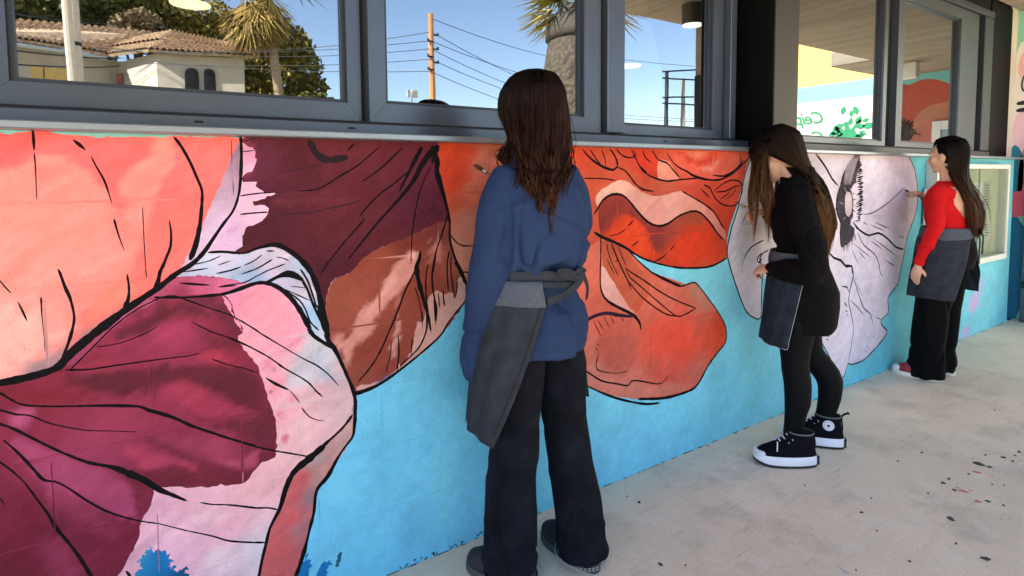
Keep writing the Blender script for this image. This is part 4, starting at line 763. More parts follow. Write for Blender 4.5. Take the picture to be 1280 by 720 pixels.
# lettering and emblem on the white wall
M_grn = mat('green_lettering', (30, 128, 88), .6, var=.05)
def text(s, y, z, size):
    cu = bpy.data.curves.new('t', 'FONT'); cu.body = s; cu.size = size; cu.extrude = .004; cu.shear = .32; cu.space_character = .92; cu.offset = .004
    t = bpy.data.objects.new('t', cu); COL.objects.link(t); dg = bpy.context.evaluated_depsgraph_get(); me = bpy.data.meshes.new_from_object(t.evaluated_get(dg)); bpy.data.objects.remove(t)
    me.materials.clear(); o = obj('lettering', me, M_grn, wing)
    o.matrix_local = Matrix(((0, 0, -1, -.006), (-1, 0, 0, y+3), (0, 1, 0, z), (0, 0, 0, 1)))
cy_, cz_ = rx(1033, 153, WXX)
text('Ceip', cy_, cz_, .27); y2_, z2_ = rx(1034, 178, WXX); text('Can', y2_, z2_, .27)
ty_, tz_ = rx(1062, 172, WXX)
trunk = [(ty_+3+a, tz_+b_) for a, b_ in ((-.22,0),(.2,0),(.12,.06),(.09,.12),(.2,.24),(.16,.27),(.03,.12),(-.02,.25),(-.07,.24),(-.05,.12),(-.2,.2),(-.24,.16),(-.1,.06),(-.2,.03))]
MB().prism(trunk, 0, -.012, -.006).build('tree_emblem', M_grn, wing)
for u, v, a, L_ in ((1056,138,.3,.11),(1066,142,0,.09),(1051,158,1.2,.12),(1046,165,1.4,.13),(1075,150,.6,.12),(1078,158,1.3,.1),(1087,157,1.5,.14),(1080,166,2,.1),(1076,170,1.4,.1),(1065,152,.2,.10),(1051,168,1.6,.1),(1072,138,-.4,.12),(1084,150,1.2,.08),(1042,168,1.5,.1)):
    y_, z_ = rx(u, v, WXX); c_, s_ = math.cos(a), math.sin(a)
    P = [(y_+3+s_*L_*t+c_*w_, z_+c_*L_*t-s_*w_) for t, w_ in ((-.6,0),(-.2,L_*.34),(.2,L_*.34),(.7,0),(.2,-L_*.34),(-.2,-L_*.34))]
    MB().prism(P, 0, -.012, -.006).build('leaf_emblem', M_grn, wing)
bx_ = MB().bbox((7.9, -1.45, 2.46), (8.0, -1.28, 2.659), .01).build('sensor_box', M_white); tag(bx_, 'small white box fixed under the canopy near the orange flower painting', 'box')

# --- leaves
def leaf_mat(name, c1, c2, scale=1.2):
    m, n, l, b = nodes(name)
    gi = n.new('ShaderNodeAttribute'); gi.attribute_name = 'tone'; cr = n.new('ShaderNodeValToRGB'); cr.color_ramp.elements[0].color = (*lin(c1), 1); cr.color_ramp.elements[1].color = (*lin(c2), 1)
    l.new(gi.outputs['Fac'], cr.inputs[0]); l.new(cr.outputs[0], b.inputs['Base Color']); b.inputs['Roughness'].default_value = .6; b.inputs['Specular IOR Level'].default_value = .25
    return m
def leaves(name, centres, radii, n_, size, m, parent, seed, off):
    """many small leaf faces spread through lumpy volumes; coordinates are local to the tree"""
    g = np.random.default_rng(seed); C_ = np.array(centres); R_ = np.array(radii)
    k = g.integers(0, len(C_), n_); d = g.normal(size=(n_, 3)); d /= np.linalg.norm(d, axis=1)[:, None]
    P = C_[k]+d*R_[k]*(g.uniform(.45, 1.0, n_)**.5)[:, None]-np.array(off)
    a = g.normal(size=(n_, 3)); a /= np.linalg.norm(a, axis=1)[:, None]; b_ = np.cross(a, g.normal(size=(n_, 3))); b_ /= np.linalg.norm(b_, axis=1)[:, None]
    s_ = (size*g.uniform(.5, 1.3, n_))[:, None]
    V_ = np.stack([P-a*s_, P+b_*s_*.55, P+a*s_, P-b_*s_*.55], 1).reshape(-1, 3)
    me = bpy.data.meshes.new(name); F_ = np.arange(n_*4).reshape(-1, 4); me.from_pydata(V_.tolist(), [], F_.tolist())
    at_ = me.attributes.new('tone', 'FLOAT', 'POINT'); cl = g.uniform(0, 1, len(C_))
    at_.data.foreach_set('value', np.repeat(np.clip(cl[k]*.5+g.uniform(0, .6, n_), 0, 1), 4).astype(np.float32))
    return obj(name, me, m, parent)
M_leafa = leaf_mat('olive_leaves', (58, 56, 20), (142, 128, 54)); M_leafb = leaf_mat('pine_needles', (40, 46, 20), (104, 106, 44)); M_leafc = leaf_mat('dry_twigs', (84, 70, 48), (138, 120, 84)); M_bark = mat('bark', (92, 76, 58), .95, bump=.5, bscale=8)
def tree(name, label, Y, lumps, m, seed, n_=5200, size=.24, group='trees on the slope behind the house'):
    """lumps: (u, v, radius) read from the reflections"""
    C_ = [rp(u, v, Y+dy) for u, v, r_, dy in lumps]; rad = [(r_, r_, r_*.85) for u, v, r_, dy in lumps]
    cx = sum(c.x for c in C_)/len(C_); base = Vector((cx, -Y, gz(cx, -Y)))
    e = empty(name, base, 0, label, 'tree', group)
    leaves('crown', [c[:] for c in C_], rad, n_, size, m, e, seed, base)
    top = max(c.z for c in C_)-base.z
    tb = MB().tube([(0, 0, -.1), (.1, 0, top*.3), (0, .1, top*.6), (0, 0, top*.85)], [.32, .26, .2, .08], 8)
    for c in C_: tb.tube([(0, .05, top*.4), tuple((c-base)*.6+Vector((0, 0, top*.15))), tuple(c-base)], [.14, .09, .03], 6)
    tb.build('trunk', M_bark, e)
tree('pine_tree', 'dark pine crowding behind the left end of the tiled house', 42, [(-10,0,2.6,0),(30,-8,2.8,1),(55,10,2.2,-1),(10,20,2.2,0),(75,25,2.0,1),(40,30,2.0,0),(-40,10,2.6,0)], M_leafb, 21)
tree('pine_tree', 'dark green pine behind the pale double pole', 44, [(110,-8,2.6,0),(135,12,2.4,1),(95,20,2.2,-1),(120,34,2.0,0),(150,0,2.2,0),(160,26,2.0,1)], M_leafb, 22)
tree('oak_tree', 'sunlit olive coloured tree between the pine and the palm', 46, [(180,18,2.2,0),(205,20,2.2,1),(230,22,2.3,0),(255,28,2.4,0),(275,48,2.2,1),(300,60,2.2,0),(215,48,2.0,0),(265,66,2.0,0)], M_leafa, 23, 6500)
tree('bare_tree', 'brownish thin twigged tree above the roof corner', 40, [(165,36,1.2,0),(178,30,1.1,0),(172,48,1.2,0),(190,44,1.1,0),(152,46,1.0,0)], M_leafc, 24, 3000, .16)
tree('oak_tree', 'leafy tree right behind the palm trunk', 40, [(325,45,2.0,0),(345,52,2.1,0),(350,70,1.8,0),(365,60,1.6,1),(375,85,1.6,0),(345,100,1.8,0),(320,95,1.8,0),(310,110,1.6,0),(385,110,1.4,0),(365,115,1.6,0),(300,85,1.6,0),(330,120,1.6,0)], M_leafa, 25, 7500)
tree('bush', 'low dark bush at the end of the slope past the palm', 38, [(400,128,.8,0),(412,132,.7,0),(385,128,.9,0),(425,138,.6,0)], M_leafb, 26, 1500, .15)

# --- house with barrel tile roofs
M_wlime = mat('lime_wash', (188, 180, 166), .9, var=.10, scale=1.5, bump=.1, bscale=12); M_tile = mat('barrel_tile', (168, 134, 102), .9, var=.4, scale=5, bump=.2, bscale=20, rgb2=(214, 188, 154)); M_wood = mat('brown_door_wood', (142, 84, 56), .7); M_iron = mat('window_iron', (30, 32, 38), .5); M_ochre = mat('ochre_shutter', (214, 180, 108), .8)
hz_b = 2.86
hc = rp(195, 66, 30)
house = empty('tiled_house', (hc.x, -30, hz_b), 0, 'white house with pale barrel tile roofs, reflected in the glass', 'house')
def H3(u, v, Y): return rp(u, v, Y)-Vector((hc.x, -30, hz_b))
A0, A1, A2 = H3(305, 84, 29.2), H3(195, 66, 30), H3(148, 72, 33.5)
ez = A1.z
B0 = Vector((A0.x+.1, A0.y-7, 0))
def wallq(nm, p, q, z1, m=M_wlime, th=.3):
    d_ = Vector((q.x-p.x, q.y-p.y, 0)).normalized(); n_ = Vector((d_.y, -d_.x, 0))
    P = [(p.x, p.y), (q.x, q.y), (q.x+n_.x*th, q.y+n_.y*th), (p.x+n_.x*th, p.y+n_.y*th)]
    return MB().prism(P, 2, 0, z1).build(nm, m, house)
wallq('wall', Vector((A1.x, A1.y, 0)), Vector((A0.x, A0.y, 0)), ez)            # face towards the street
wallq('wall', Vector((A2.x, A2.y, 0)), Vector((A1.x, A1.y-.001, 0)), ez)
C0, C1 = H3(150, 70, 33.5), H3(-70, 45, 29.5)
wallq('wall', Vector((C1.x, C1.y-.4, 0)), Vector((C0.x, C0.y-.4, 0)), ez+.1)
def tiles(nm, e0, e1, r0, r1, pitch=.24, rows=7):
    """barrel tiles from eave e0-e1 up to ridge r0-r1: half round ridges with stepped courses"""
    e0, e1, r0, r1 = map(Vector, (e0, e1, r0, r1)); L_ = (e1-e0).length; n_ = max(6, int(L_/pitch)); V_, F_ = [], []
    nrm = (e1-e0).cross(r0-e0).normalized()
    if nrm.z < 0: nrm = -nrm
    k = n_*4; rr = rows*2
    for j in range(rr+1):
        t = (j//2+(j % 2))/rows if j < rr else 1; lift = .07 if j % 2 == 0 else 0
        for i in range(k+1):
            s_ = i/k; p = (e0.lerp(e1, s_)).lerp(r0.lerp(r1, s_), min(1, t)); a = abs(math.sin(i/4*math.pi))
            V_.append(p+nrm*(.13*a+lift+rng.uniform(0, .015)))
    for j in range(rr):
        for i in range(k): q = j*(k+1)+i; F_.append((q, q+1, q+k+2, q+k+1))
    b0 = len(V_)
    for p in (e0, e1, r1, r0): V_.append(p-nrm*.06)
    F_.append((b0, b0+1, b0+2, b0+3)); F_.append((b0, b0+1, k, 0))
    o = obj(nm, mesh(V_, F_), M_tile, house); tag(o, kind='stuff'); return o
E0, E1 = H3(186, 63, 29.6), H3(324, 76, 28.7); E1.z = E0.z
tiles('roof_tiles', E0, E1, H3(214, 50, 32), H3(322, 64, 31))
tiles('upper_roof_tiles', H3(200, 52, 31.6), H3(318, 64.5, 30.8), H3(216, 40, 34), H3(300, 58, 34))
tiles('side_roof_tiles', H3(128, 70, 33.2), E0+Vector((0, 0, .01)), H3(150, 58, 35), H3(214, 50, 32.1))
tiles('side_roof_tiles', H3(140, 60, 33.6), H3(200, 51, 31.7), H3(165, 50, 36), H3(216, 40, 34.1))
tiles('wing_roof_tiles', H3(-80, 35, 29), H3(140, 69, 33), H3(-80, 18, 35), H3(190, 42, 37), rows=9)
MB().tube([tuple(H3(-60, 44, 28.9)), tuple(H3(132, 72, 32.9))], .09, 8).build('gutter', mat('gutter', (190, 204, 204), .5), house)
pz = MB()
wa, wb = H3(231, 92, 29.63), H3(250, 92, 29.5)
for k, (u0, u1) in enumerate(((231, 249), (255, 270))):
    Yv = 29.62-k*.12; p, q = H3(u0, 110, Yv), H3(u1, 110, Yv-.08); top = H3(u0, 92, Yv).z; w_ = q.x-p.x; n_ = 8
    poly = [(p.x, top-2.0), (q.x, top-2.0)]+[(p.x+w_/2+w_/2*math.cos(a), top+w_/2*math.sin(a)) for a in np.linspace(0, math.pi, n_)]
    wd = MB().prism(poly, 1, p.y+.0, p.y+.06).build('window', M_iron, house)
    for j in range(5): MB().tube([(p.x+w_*(j+.5)/5, p.y+.1, top-2), (p.x+w_*(j+.5)/5, p.y+.1, top+w_*.3)], .018, 5).build('iron_bar', M_iron, wd)
d0, d1 = H3(145, 92, 33.2), H3(153, 92, 33.0); MB().box((d0.x, d0.y+.05, 0), (d1.x, d0.y+.2, d0.z)).build('door', M_wood, house)
for u0, u1, v_ in ((36, 52, 80), (54, 82, 82), (10, 24, 82)):
    p, q = H3(u0, v_, 31.2), H3(u1, v_+3, 31.2); MB().box((p.x, p.y-.5, p.z-2.4), (q.x, p.y-.35, p.z)).build('shutter', M_ochre, house)
# --- pale double lamp pole in front of it
M_conc = mat('concrete_pole', (198, 190, 174), .85, var=.1, bump=.1, bscale=15)
pb = rp(93, 60, 13); pe = empty('concrete_pole', (pb.x, -13, -.14), 0, 'thick pale concrete pole in front of the tiled house', 'pole')
MB().tube([(0, 0, 0), (0, 0, 9)], [.15, .10], 12).build('shaft', M_conc, pe)
MB().tube([(0, 0, 4.25), (0, 0, 4.33)], [.135, .135], 12).build('band', M_iron, pe)
pb2 = rp(83, 60, 12.6); pe2 = empty('concrete_pole', (pb2.x+.06, -12.6, -.14), 0, 'slimmer leaning stay pole beside the thick concrete pole', 'pole')
MB().tube([(.1, 0, 0), (-.12, 0, 9)], [.10, .07], 10).build('shaft', M_conc, pe2)
# --- wooden utility pole with insulators
M_pole = mat('pole_wood', (176, 128, 84), .85, var=.2, stretch=(1, 1, .1), scale=6)
ub = rp(541, 133, 20); ut = rp(538.5, 18, 20); ue = empty('utility_pole', (ub.x, -20, gz(ub.x, -20)), 0, 'tall brown wooden utility pole carrying several wires', 'pole'); hgt = ut.z-gz(ub.x, -20)
MB().tube([(0, 0, 0), (-.05, 0, hgt)], [.15, .11], 12).build('shaft', M_pole, ue)
for k, v_ in enumerate((45, 53, 62, 72, 79, 88)):
    z = rp(539, v_, 20).z-gz(ub.x, -20); MB().tube([(-.22 if k % 2 else .22, .1, z), (0, .12, z)], .035, 6).tube([(-.22 if k % 2 else .22, .1, z-.02), (-.22 if k % 2 else .22, .1, z+.1)], .05, 8).build('insulator', M_iron, ue)
def wire(name, a, b_, sag, label, r_=.014):
    P = [a.lerp(b_, t)-Vector((0, 0, sag*4*t*(1-t))) for t in np.linspace(0, 1, 20)]; me = MB().tube([p[:] for p in P], r_, 5).build(name, M_wire); tag(me, label, 'wire', 'wires on the wooden utility pole')
M_wire = mat('black_wire', (30, 32, 36), .6)
wi = 0
for v_, uL, vL, uR, vR, sg in ((24,None,None,760,80,.4),(41,380,66,760,130,.5),(52,380,70,760,118,.3),(62,380,66,760,142,.4),(75,380,82,760,150,.3),(90,380,76,760,165,.3)):
    p = rp(538.5, v_, 20)+Vector((0, .12, 0))
    o_n = ['topmost', 'second', 'third', 'fourth', 'fifth', 'lowest'][wi]; wi += 1
    if uL: wire('overhead_wire', p, rp(uL-260, vL-8, 32), sg, o_n+' dark wire running from the wooden pole towards the palm')
    wire('overhead_wire', p+Vector((.05, 0, -.05)), rp(uR, vR, 26), sg, o_n+' dark wire sloping from the wooden pole towards the thick palm')
for v0, v1, lb in ((10, 30, 'above the eaves of the house'), (58, 72, 'just under the eaves of the house'), (78, 82, 'across the shutters of the house')):
    wire('service_wire', rp(-40, v0-4, 15), rp(150, v1, 24), .1, 'pale wire strung '+lb, .02)
# --- antenna mast, far off
ab = rp(515, 131, 45); ae = empty('antenna_mast', (ab.x, -45, 0), 0, 'small far antenna mast beside the wooden utility pole', 'mast'); z = rp(515, 112, 45).z
MB().tube([(0, 0, gz(ab.x, -45)), (0, 0, z)], .05, 6).build('mast', M_conc, ae)
for dx in (-.35, .1, .35): MB().bbox((dx-.14, .0, z-.7), (dx+.14, .14, z-.05), .02).build('panel', M_conc, ae)
# --- H frame of posts and rails
for (u, nm) in ((833, 'post'), (854, 'post')): pass
hf0, hf1 = rp(833, 90, 18), rp(854, 98, 18); he = empty('pole_frame', (hf0.x, -18, gz(hf0.x, -18)), 0, 'frame of two dark posts with cross bars and wires beyond the canopy', 'pole')
zz = gz(hf0.x, -18)
MB().tube([(0, 0, 0), (0, 0, hf0.z-zz)], [.13, .10], 8).build('post', M_iron, he); MB().tube([(hf1.x-hf0.x, 0, 0), (hf1.x-hf0.x, 0, hf1.z-zz)], [.13, .10], 8).build('post', mat('weathered_post', (150, 142, 134), .8), he)
for v_, v2 in ((90, 86), (98, 101), (122, 121), (129, 133)):
    a, c = rp(826, v_, 18), rp(890, v2, 18); MB().tube([(a.x-hf0.x, .1, a.z-zz), (c.x-hf0.x, .1, c.z-zz)], .045, 6).build('cross_bar', M_iron, he)
for v0, v1, lb in ((70, 84, 'uppermost'), (140, 150, 'middle'), (146, 152, 'lowest')):
    a, c = rp(700, v0-6, 26), rp(910, v1, 26); o = MB().tube([tuple(a.lerp(c, t)-Vector((0, 0, .8*t*(1-t)))) for t in np.linspace(0, 1, 12)], .016, 5).build('overhead_wire', M_wire); tag(o, lb+' thin wire crossing the sky past the frame of posts', 'wire', 'wires past the frame of posts')
# --- palm with a thick scaly trunk and a boss under the fronds
def scaly_bark_mat():
    m, n, l, b = nodes('palm_scale_bark'); tc = n.new('ShaderNodeTexCoord'); vo = n.new('ShaderNodeTexVoronoi'); vo.inputs['Scale'].default_value = 9; l.new(tc.outputs['Object'], vo.inputs['Vector'])
    cr = n.new('ShaderNodeValToRGB'); cr.color_ramp.elements[0].color = (*lin((88, 80, 68)), 1); cr.color_ramp.elements[1].color = (*lin((52, 48, 42)), 1); l.new(vo.outputs['Distance'], cr.inputs[0]); l.new(cr.outputs[0], b.inputs['Base Color']); b.inputs['Roughness'].default_value = .95
    bp = n.new('ShaderNodeBump'); bp.invert = True; bp.inputs['Strength'].default_value = .8; bp.inputs['Distance'].default_value = .08; l.new(vo.outputs['Distance'], bp.inputs['Height']); l.new(bp.outputs[0], b.inputs['Normal']); return m
M_scaly = scaly_bark_mat()
TY = 8.0
tl, tr_ = rp(684, 130, TY), rp(726, 130, TY); tcx = (tr_.x); rad = tr_.x-tl.x; tz = rp(694, 46, TY).z; te = empty('palm_tree', (tcx, -TY, gz(tcx, -TY)), 0, 'palm with a thick dark scaly trunk, its frond tips at the top of the glass', 'palm tree', 'palms'); z0 = gz(tcx, -TY)
MB().tube([(0, 0, 0), (0, 0, tl.z-z0), (0, 0, (tz+tl.z)/2-z0), (0, 0, tz-z0)], [rad*1.06, rad, rad*.93, rad*.80], 40).build('trunk', M_scaly, te, True)
MB().tube([(0, 0, tz-z0+.005), (0, 0, tz-z0+.16), (0, 0, tz-z0+.45), (0, 0, tz-z0+.75), (0, 0, tz-z0+.9)], [rad*.87, rad*.86, rad*.74, rad*.48, .05], 40).build('trunk_boss', mat('boss_bark', (64, 60, 54), .9, bump=.3, bscale=6), te, True)
# --- palms
M_frond = leaf_mat('palm_fronds', (96, 100, 40), (190, 176, 84)); M_skirt = leaf_mat('dead_palm_skirt', (84, 72, 34), (186, 158, 88)); M_ptr = mat('palm_trunk_bark', (158, 138, 110), .9, var=.2, stretch=(1, 1, 8), scale=4, bump=.4, bscale=10)
def blades(name, root, dirs, L_, m, parent, seed, wid=.05):
    """fan leaves: each a spray of narrow blades on a stalk"""
    g = random.Random(seed); V_, F_, T_ = [], [], []
    for d_ in dirs:
        d_ = Vector(d_).normalized(); side = d_.cross(Vector((0, 0, 1))); side = side.normalized() if side.length > .01 else Vector((1, 0, 0)); upv = side.cross(d_); tip0 = Vector(root)+d_*L_*.45; tone = g.uniform(.1, .9)
        def ribbon(a, b_, c, w_):
            k = len(V_); s2 = (c-a).cross(upv); s2 = s2.normalized()*w_ if s2.length > .001 else side*w_
            V_.extend([a-s2*.4, a+s2*.4, b_+s2, b_-s2, c]); F_.extend([(k, k+1, k+2, k+3), (k+3, k+2, k+4)]); T_.extend([min(1, max(0, tone+g.uniform(-.25, .25)))]*5)
        ribbon(Vector(root), Vector(root).lerp(tip0, .5), tip0, .03)
        for j in range(15):
            a = (j-7)/7*1.25; dd = (d_*math.cos(a)+side*math.sin(a)+upv*g.uniform(-.15, .15)).normalized(); e = tip0+dd*L_*.62*g.uniform(.85, 1.1)-Vector((0, 0, L_*.16*g.uniform(.5, 1.6)))
            ribbon(tip0, tip0.lerp(e, .5)+Vector((0, 0, .05)), e, wid)
    me = mesh(V_, F_, name); at_ = me.attributes.new('tone', 'FLOAT', 'POINT'); at_.data.foreach_set('value', np.array(T_, dtype=np.float32)); return obj(name, me, m, parent)
def palm(label, ub_, vb, ut_, vt, Y, L_, seed, skirt=True):
    a, b_ = rp(ub_, vb, Y), rp(ut_, vt, Y); z0 = gz(a.x, -Y); e = empty('palm_tree', (a.x, -Y, z0), 0, label, 'palm tree', 'palms'); top = Vector((b_.x-a.x, 0, b_.z-z0)); g = random.Random(seed)
    MB().tube([tuple(top*t+Vector((.12*math.sin(t*3), 0, 0))) for t in np.linspace(0, 1, 10)], [.24-.06*t for t in np.linspace(0, 1, 10)], 12).build('trunk', M_ptr, e, True)
    dirs = [(math.cos(q), math.sin(q), g.uniform(-.1, 1.1)) for q in [g.uniform(0, 6.28) for _ in range(34)]]; blades('crown', top+Vector((0, 0, .2)), dirs, L_, M_frond, e, seed)
    if skirt:
        for k in range(4): blades('dead_fronds', top-Vector((.10*k, 0, .1+.40*k)), [(math.cos(q)*.8-.25, math.sin(q)*.8, -g.uniform(.6, 2.6)) for q in [g.uniform(0, 6.28) for _ in range(15)]], L_*(.62+.2*g.random()), M_skirt, e, seed+k+1, .045)
palm('tall fan palm with a skirt of dead fronds beside the tiled house', 354, 128, 324, -26, 27, 3.1, 31)
g41 = random.Random(41); blades('crown', (0, 0, tz-z0+.7), [(math.cos(q), math.sin(q), g41.uniform(-.2, .9)) for q in [g41.uniform(0, 6.28) for _ in range(40)]], 1.5, M_frond, te, 41, .03)
# ------------------------------------------------------------------ people
def ring(mb, rings, n=36):
    """loft of level ellipses (x, y, z, a, b), capped"""
    k = len(mb.v)
    for (x, y, z, a, b_) in rings:
        for j in range(n): q = 2*math.pi*j/n; mb.v.append((x+a*math.cos(q), y+b_*math.sin(q), z))
    for i in range(len(rings)-1):
        for j in range(n): mb.f.append((k+i*n+j, k+i*n+(j+1) % n, k+(i+1)*n+(j+1) % n, k+(i+1)*n+j))
    mb.f.append(tuple(k+j for j in reversed(range(n)))); mb.f.append(tuple(k+(len(rings)-1)*n+j for j in range(n)))
    return mb
def limb(mb, pts, rad, n=14, sub=5):
    P = catmull([list(p)+[r_] for p, r_ in zip(pts, rad)], None, False, sub)
    a, b_ = Vector(P[0][:3]), Vector(P[-1][:3]); d0 = (a-Vector(P[1][:3])).normalized(); d1 = (b_-Vector(P[-2][:3])).normalized(); r0, r1 = P[0][3], P[-1][3]
    pp = [tuple(a+d0*r0*.9), tuple(a+d0*r0*.6)]+[tuple(q[:3]) for q in P]+[tuple(b_+d1*r1*.6), tuple(b_+d1*r1*.9)]
    rr = [r0*.35, r0*.8]+[q[3] for q in P]+[r1*.8, r1*.35]
    mb.tube(pp, rr, n); return mb
def ball(mb, c, r_, n=16):
    rx_, ry_, rz_ = r_ if hasattr(r_, '__len__') else (r_,)*3; c = Vector(c)
    R_ = [(c.x, c.y, c.z+rz_*math.sin(t), max(1e-4, rx_*math.cos(t)), max(1e-4, ry_*math.cos(t))) for t in np.linspace(-1.54, 1.54, 11)]
    return ring(mb, R_, n)
def fuse(mb, voxel, smooth=4):
    """all shapes of mb become one continuous skin"""
    me = bpy.data.meshes.new('f'); me.from_pydata(mb.v, [], mb.f); me.update()
    bm = bmesh.new(); bm.from_mesh(me); bmesh.ops.recalc_face_normals(bm, faces=list(bm.faces)); bm.to_mesh(me); bm.free()
    o = bpy.data.objects.new('f', me); COL.objects.link(o)
    r_ = o.modifiers.new('r', 'REMESH'); r_.mode = 'VOXEL'; r_.voxel_size = voxel
    if smooth: s_ = o.modifiers.new('s', 'SMOOTH'); s_.factor = .5; s_.iterations = smooth
    dg = bpy.context.evaluated_depsgraph_get(); out = bpy.data.meshes.new_from_object(o.evaluated_get(dg)); bpy.data.objects.remove(o); bpy.data.meshes.remove(me)
    return out
n3_tab = np.random.default_rng(12).normal(0, 1, (32, 32, 32))
def n3(P, f=1.0):
    q = np.asarray(P)*f; i = np.floor(q).astype(int); t = q-i; t = t*t*(3-2*t); r_ = 0
    for a in (0, 1):
        for b_ in (0, 1):
            for c in (0, 1):
                w = (t[:, 0] if a else 1-t[:, 0])*(t[:, 1] if b_ else 1-t[:, 1])*(t[:, 2] if c else 1-t[:, 2]); r_ = r_+w*n3_tab[(i[:, 0]+a) % 32, (i[:, 1]+b_) % 32, (i[:, 2]+c) % 32]
    return r_
def co(me):
    a = np.empty(len(me.vertices)*3, np.float32); me.vertices.foreach_get('co', a); return a.reshape(-1, 3).astype(float)
def setco(me, P): me.vertices.foreach_set('co', P.astype(np.float32).ravel()); me.update()
def nrm(me):
    a = np.empty(len(me.vertices)*3, np.float32); me.vertices.foreach_get('normal', a); return a.reshape(-1, 3).astype(float)
def folds(me, fn):
    P = co(me); N = nrm(me); setco(me, P+N*fn(P)[:, None]); return me
def cut(me, fn):
    P = co(me); m = fn(P); bm = bmesh.new(); bm.from_mesh(me); bm.verts.ensure_lookup_table(); bmesh.ops.delete(bm, geom=[bm.verts[i] for i in np.nonzero(m)[0]], context='VERTS'); bm.to_mesh(me); bm.free(); me.update(); return me
def crease(P, sc, off, w=.12): return np.exp(-(n3(P*np.array(sc)+off)/w)**2)
def sharp(x): return 1-2*np.abs(x)            # ridge from a noise value
def frame(d, pn):
    d = Vector(d).normalized(); pn = Vector(pn); pn = (pn-d*pn.dot(d)).normalized(); return d, pn, d.cross(pn)
def hand(mb, wrist, d, pn, thumb_side, curl=.35, s=1.0, spread=.10, grip=None):
    """palm and five unequal fingers; pn points out of the palm, thumb_side +1/-1 along d x pn"""
    d, pn, sd_ = frame(d, pn); sd_ = sd_*thumb_side; w = Vector(wrist)
    limb(mb, [w-d*.03*s, w+d*.02*s], [.024*s, .026*s])
    for i, (off, L0, fl) in enumerate(((.027, .082, .078), (.009, .086, .086), (-.010, .083, .080), (-.027, .076, .062))):
        k0 = w+d*.012*s+sd_*off*.6*s; kn = w+d*L0*s+sd_*off*s
        limb(mb, [k0, (k0+kn)/2-pn*.002*s, kn], [.0145*s, .0145*s, .0115*s], 10, 3)
        c = curl*(1+.12*i) if grip is None else grip; fd = (d+sd_*spread*off*12).normalized(); p = kn; pts = [p]; a = 0
        for seg, f_ in enumerate((.46, .30, .24)):
            a += c*(1.15 if seg else .8); q = (fd*math.cos(a)+pn*math.sin(a)).normalized(); p = p+q*fl*f_*s; pts.append(p)
        limb(mb, pts, [.0098*s, .0092*s, .0082*s, .0070*s], 10, 3)
    t0 = w+d*.018*s+sd_*.020*s; t1 = t0+(d*.55+sd_*.75+pn*.25).normalized()*.042*s; t2 = t1+(d*.85+sd_*.25+pn*(.35 if grip is None else .7)).normalized()*.032*s; t3 = t2+(d*.9-sd_*.1+pn*(.3 if grip is None else .8)).normalized()*.026*s
    limb(mb, [t0, t1, t2, t3], [.015*s, .0125*s, .0105*s, .0085*s], 10, 3)
def head(mb, c, M, s=1.0):
    """skull, jaw, brow, nose, lips, chin and ears; M turns the head, its own forward is +y"""
    def pt(x, y, z): return Vector(c)+M@Vector((x*s, y*s, z*s))
    t = MB()
    def el(x, y, z, a, b_, c_, n=18):
        u_ = MB(); ball(u_, (0, 0, 0), (a*s, b_*s, c_*s), n); t.add([tuple(pt(x, y, z)+M@Vector(v)) for v in u_.v], u_.f)
    el(0, -.012, .028, .074, .093, .084); el(0, .030, -.020, .056, .060, .078); el(0, .045, -.075, .036, .036, .030); el(0, .070, .020, .052, .022, .030)
    for sx in (-1, 1): el(sx*.038, .056, -.018, .026, .026, .030); el(sx*.076, -.004, -.012, .010, .022, .032, 12); el(sx*.030, .076, .026, .020, .010, .007, 10)
    t2 = MB(); limb(t2, [(0, .084, .014), (0, .098, -.010), (0, .109, -.026), (0, .092, -.036)], [.008, .010, .012, .010], 10, 4)
    for sx in (-1, 1): limb(t2, [(sx*.010, .088, -.030), (sx*.013, .086, -.032)], [.008, .007], 8, 2)
    limb(t2, [(-.020, .074, -.055), (0, .088, -.052), (.020, .074, -.055)], [.005, .008, .005], 8, 4); limb(t2, [(-.018, .073, -.063), (0, .086, -.065), (.018, .073, -.063)], [.005, .009, .005], 8, 4); limb(t2, [(0, .070, -.088), (0, .074, -.090)], [.016, .016], 10, 2)
    t.add([tuple(pt(*v)) for v in t2.v], t2.f); mb.add(t.v, t.f)
def face_bits(par, c, M, s, brow=(40, 26, 22)):
    for sx in (-1, 1):
        for nm, off, r_, m_ in (('eye', (sx*.030, .0765, .008), (.0115, .006, .0052), M_eye), ('iris', (sx*.030, .0812, .008), (.0052, .0020, .0048), M_iris)):
            u_ = MB(); ball(u_, (0, 0, 0), tuple(q*s for q in r_), 10); w_ = MB().add([tuple(Vector(c)+M@(Vector(off)*s+Vector(v))) for v in u_.v], u_.f); w_.build(nm, m_, par, True)
        w_ = MB(); limb(w_, [tuple(Vector(c)+M@(Vector(q)*s)) for q in ((sx*.012, .088, .027), (sx*.030, .0855, .033), (sx*.046, .073, .028))], [.0024, .0032, .0018], 8, 4); w_.build('eyebrow', M_brow, par, True)
    w_ = MB(); limb(w_, [tuple(Vector(c)+M@(Vector(q)*s)) for q in ((-.019, .077, -.0585), (0, .0915, -.058), (.019, .077, -.0585))], [.003, .0046, .003], 8, 4); w_.build('lips', M_lips, par, True)
M_skin = mat('skin', (206, 160, 134), .5, var=.06, scale=20, bump=.06, bscale=250, bdist=.002); M_skin.node_tree.nodes['Principled BSDF'].inputs['Subsurface Weight'].default_value = .12; M_skin.node_tree.nodes['Principled BSDF'].inputs['Subsurface Radius'].default_value = (.01, .004, .002)
M_eye = mat('eye_white', (170, 158, 150), .2, var=0); M_iris = mat('iris', (44, 28, 20), .15, var=0); M_brow = mat('eyebrow_hair', (40, 26, 20), .7); M_lips = mat('lip_skin', (176, 92, 88), .4)
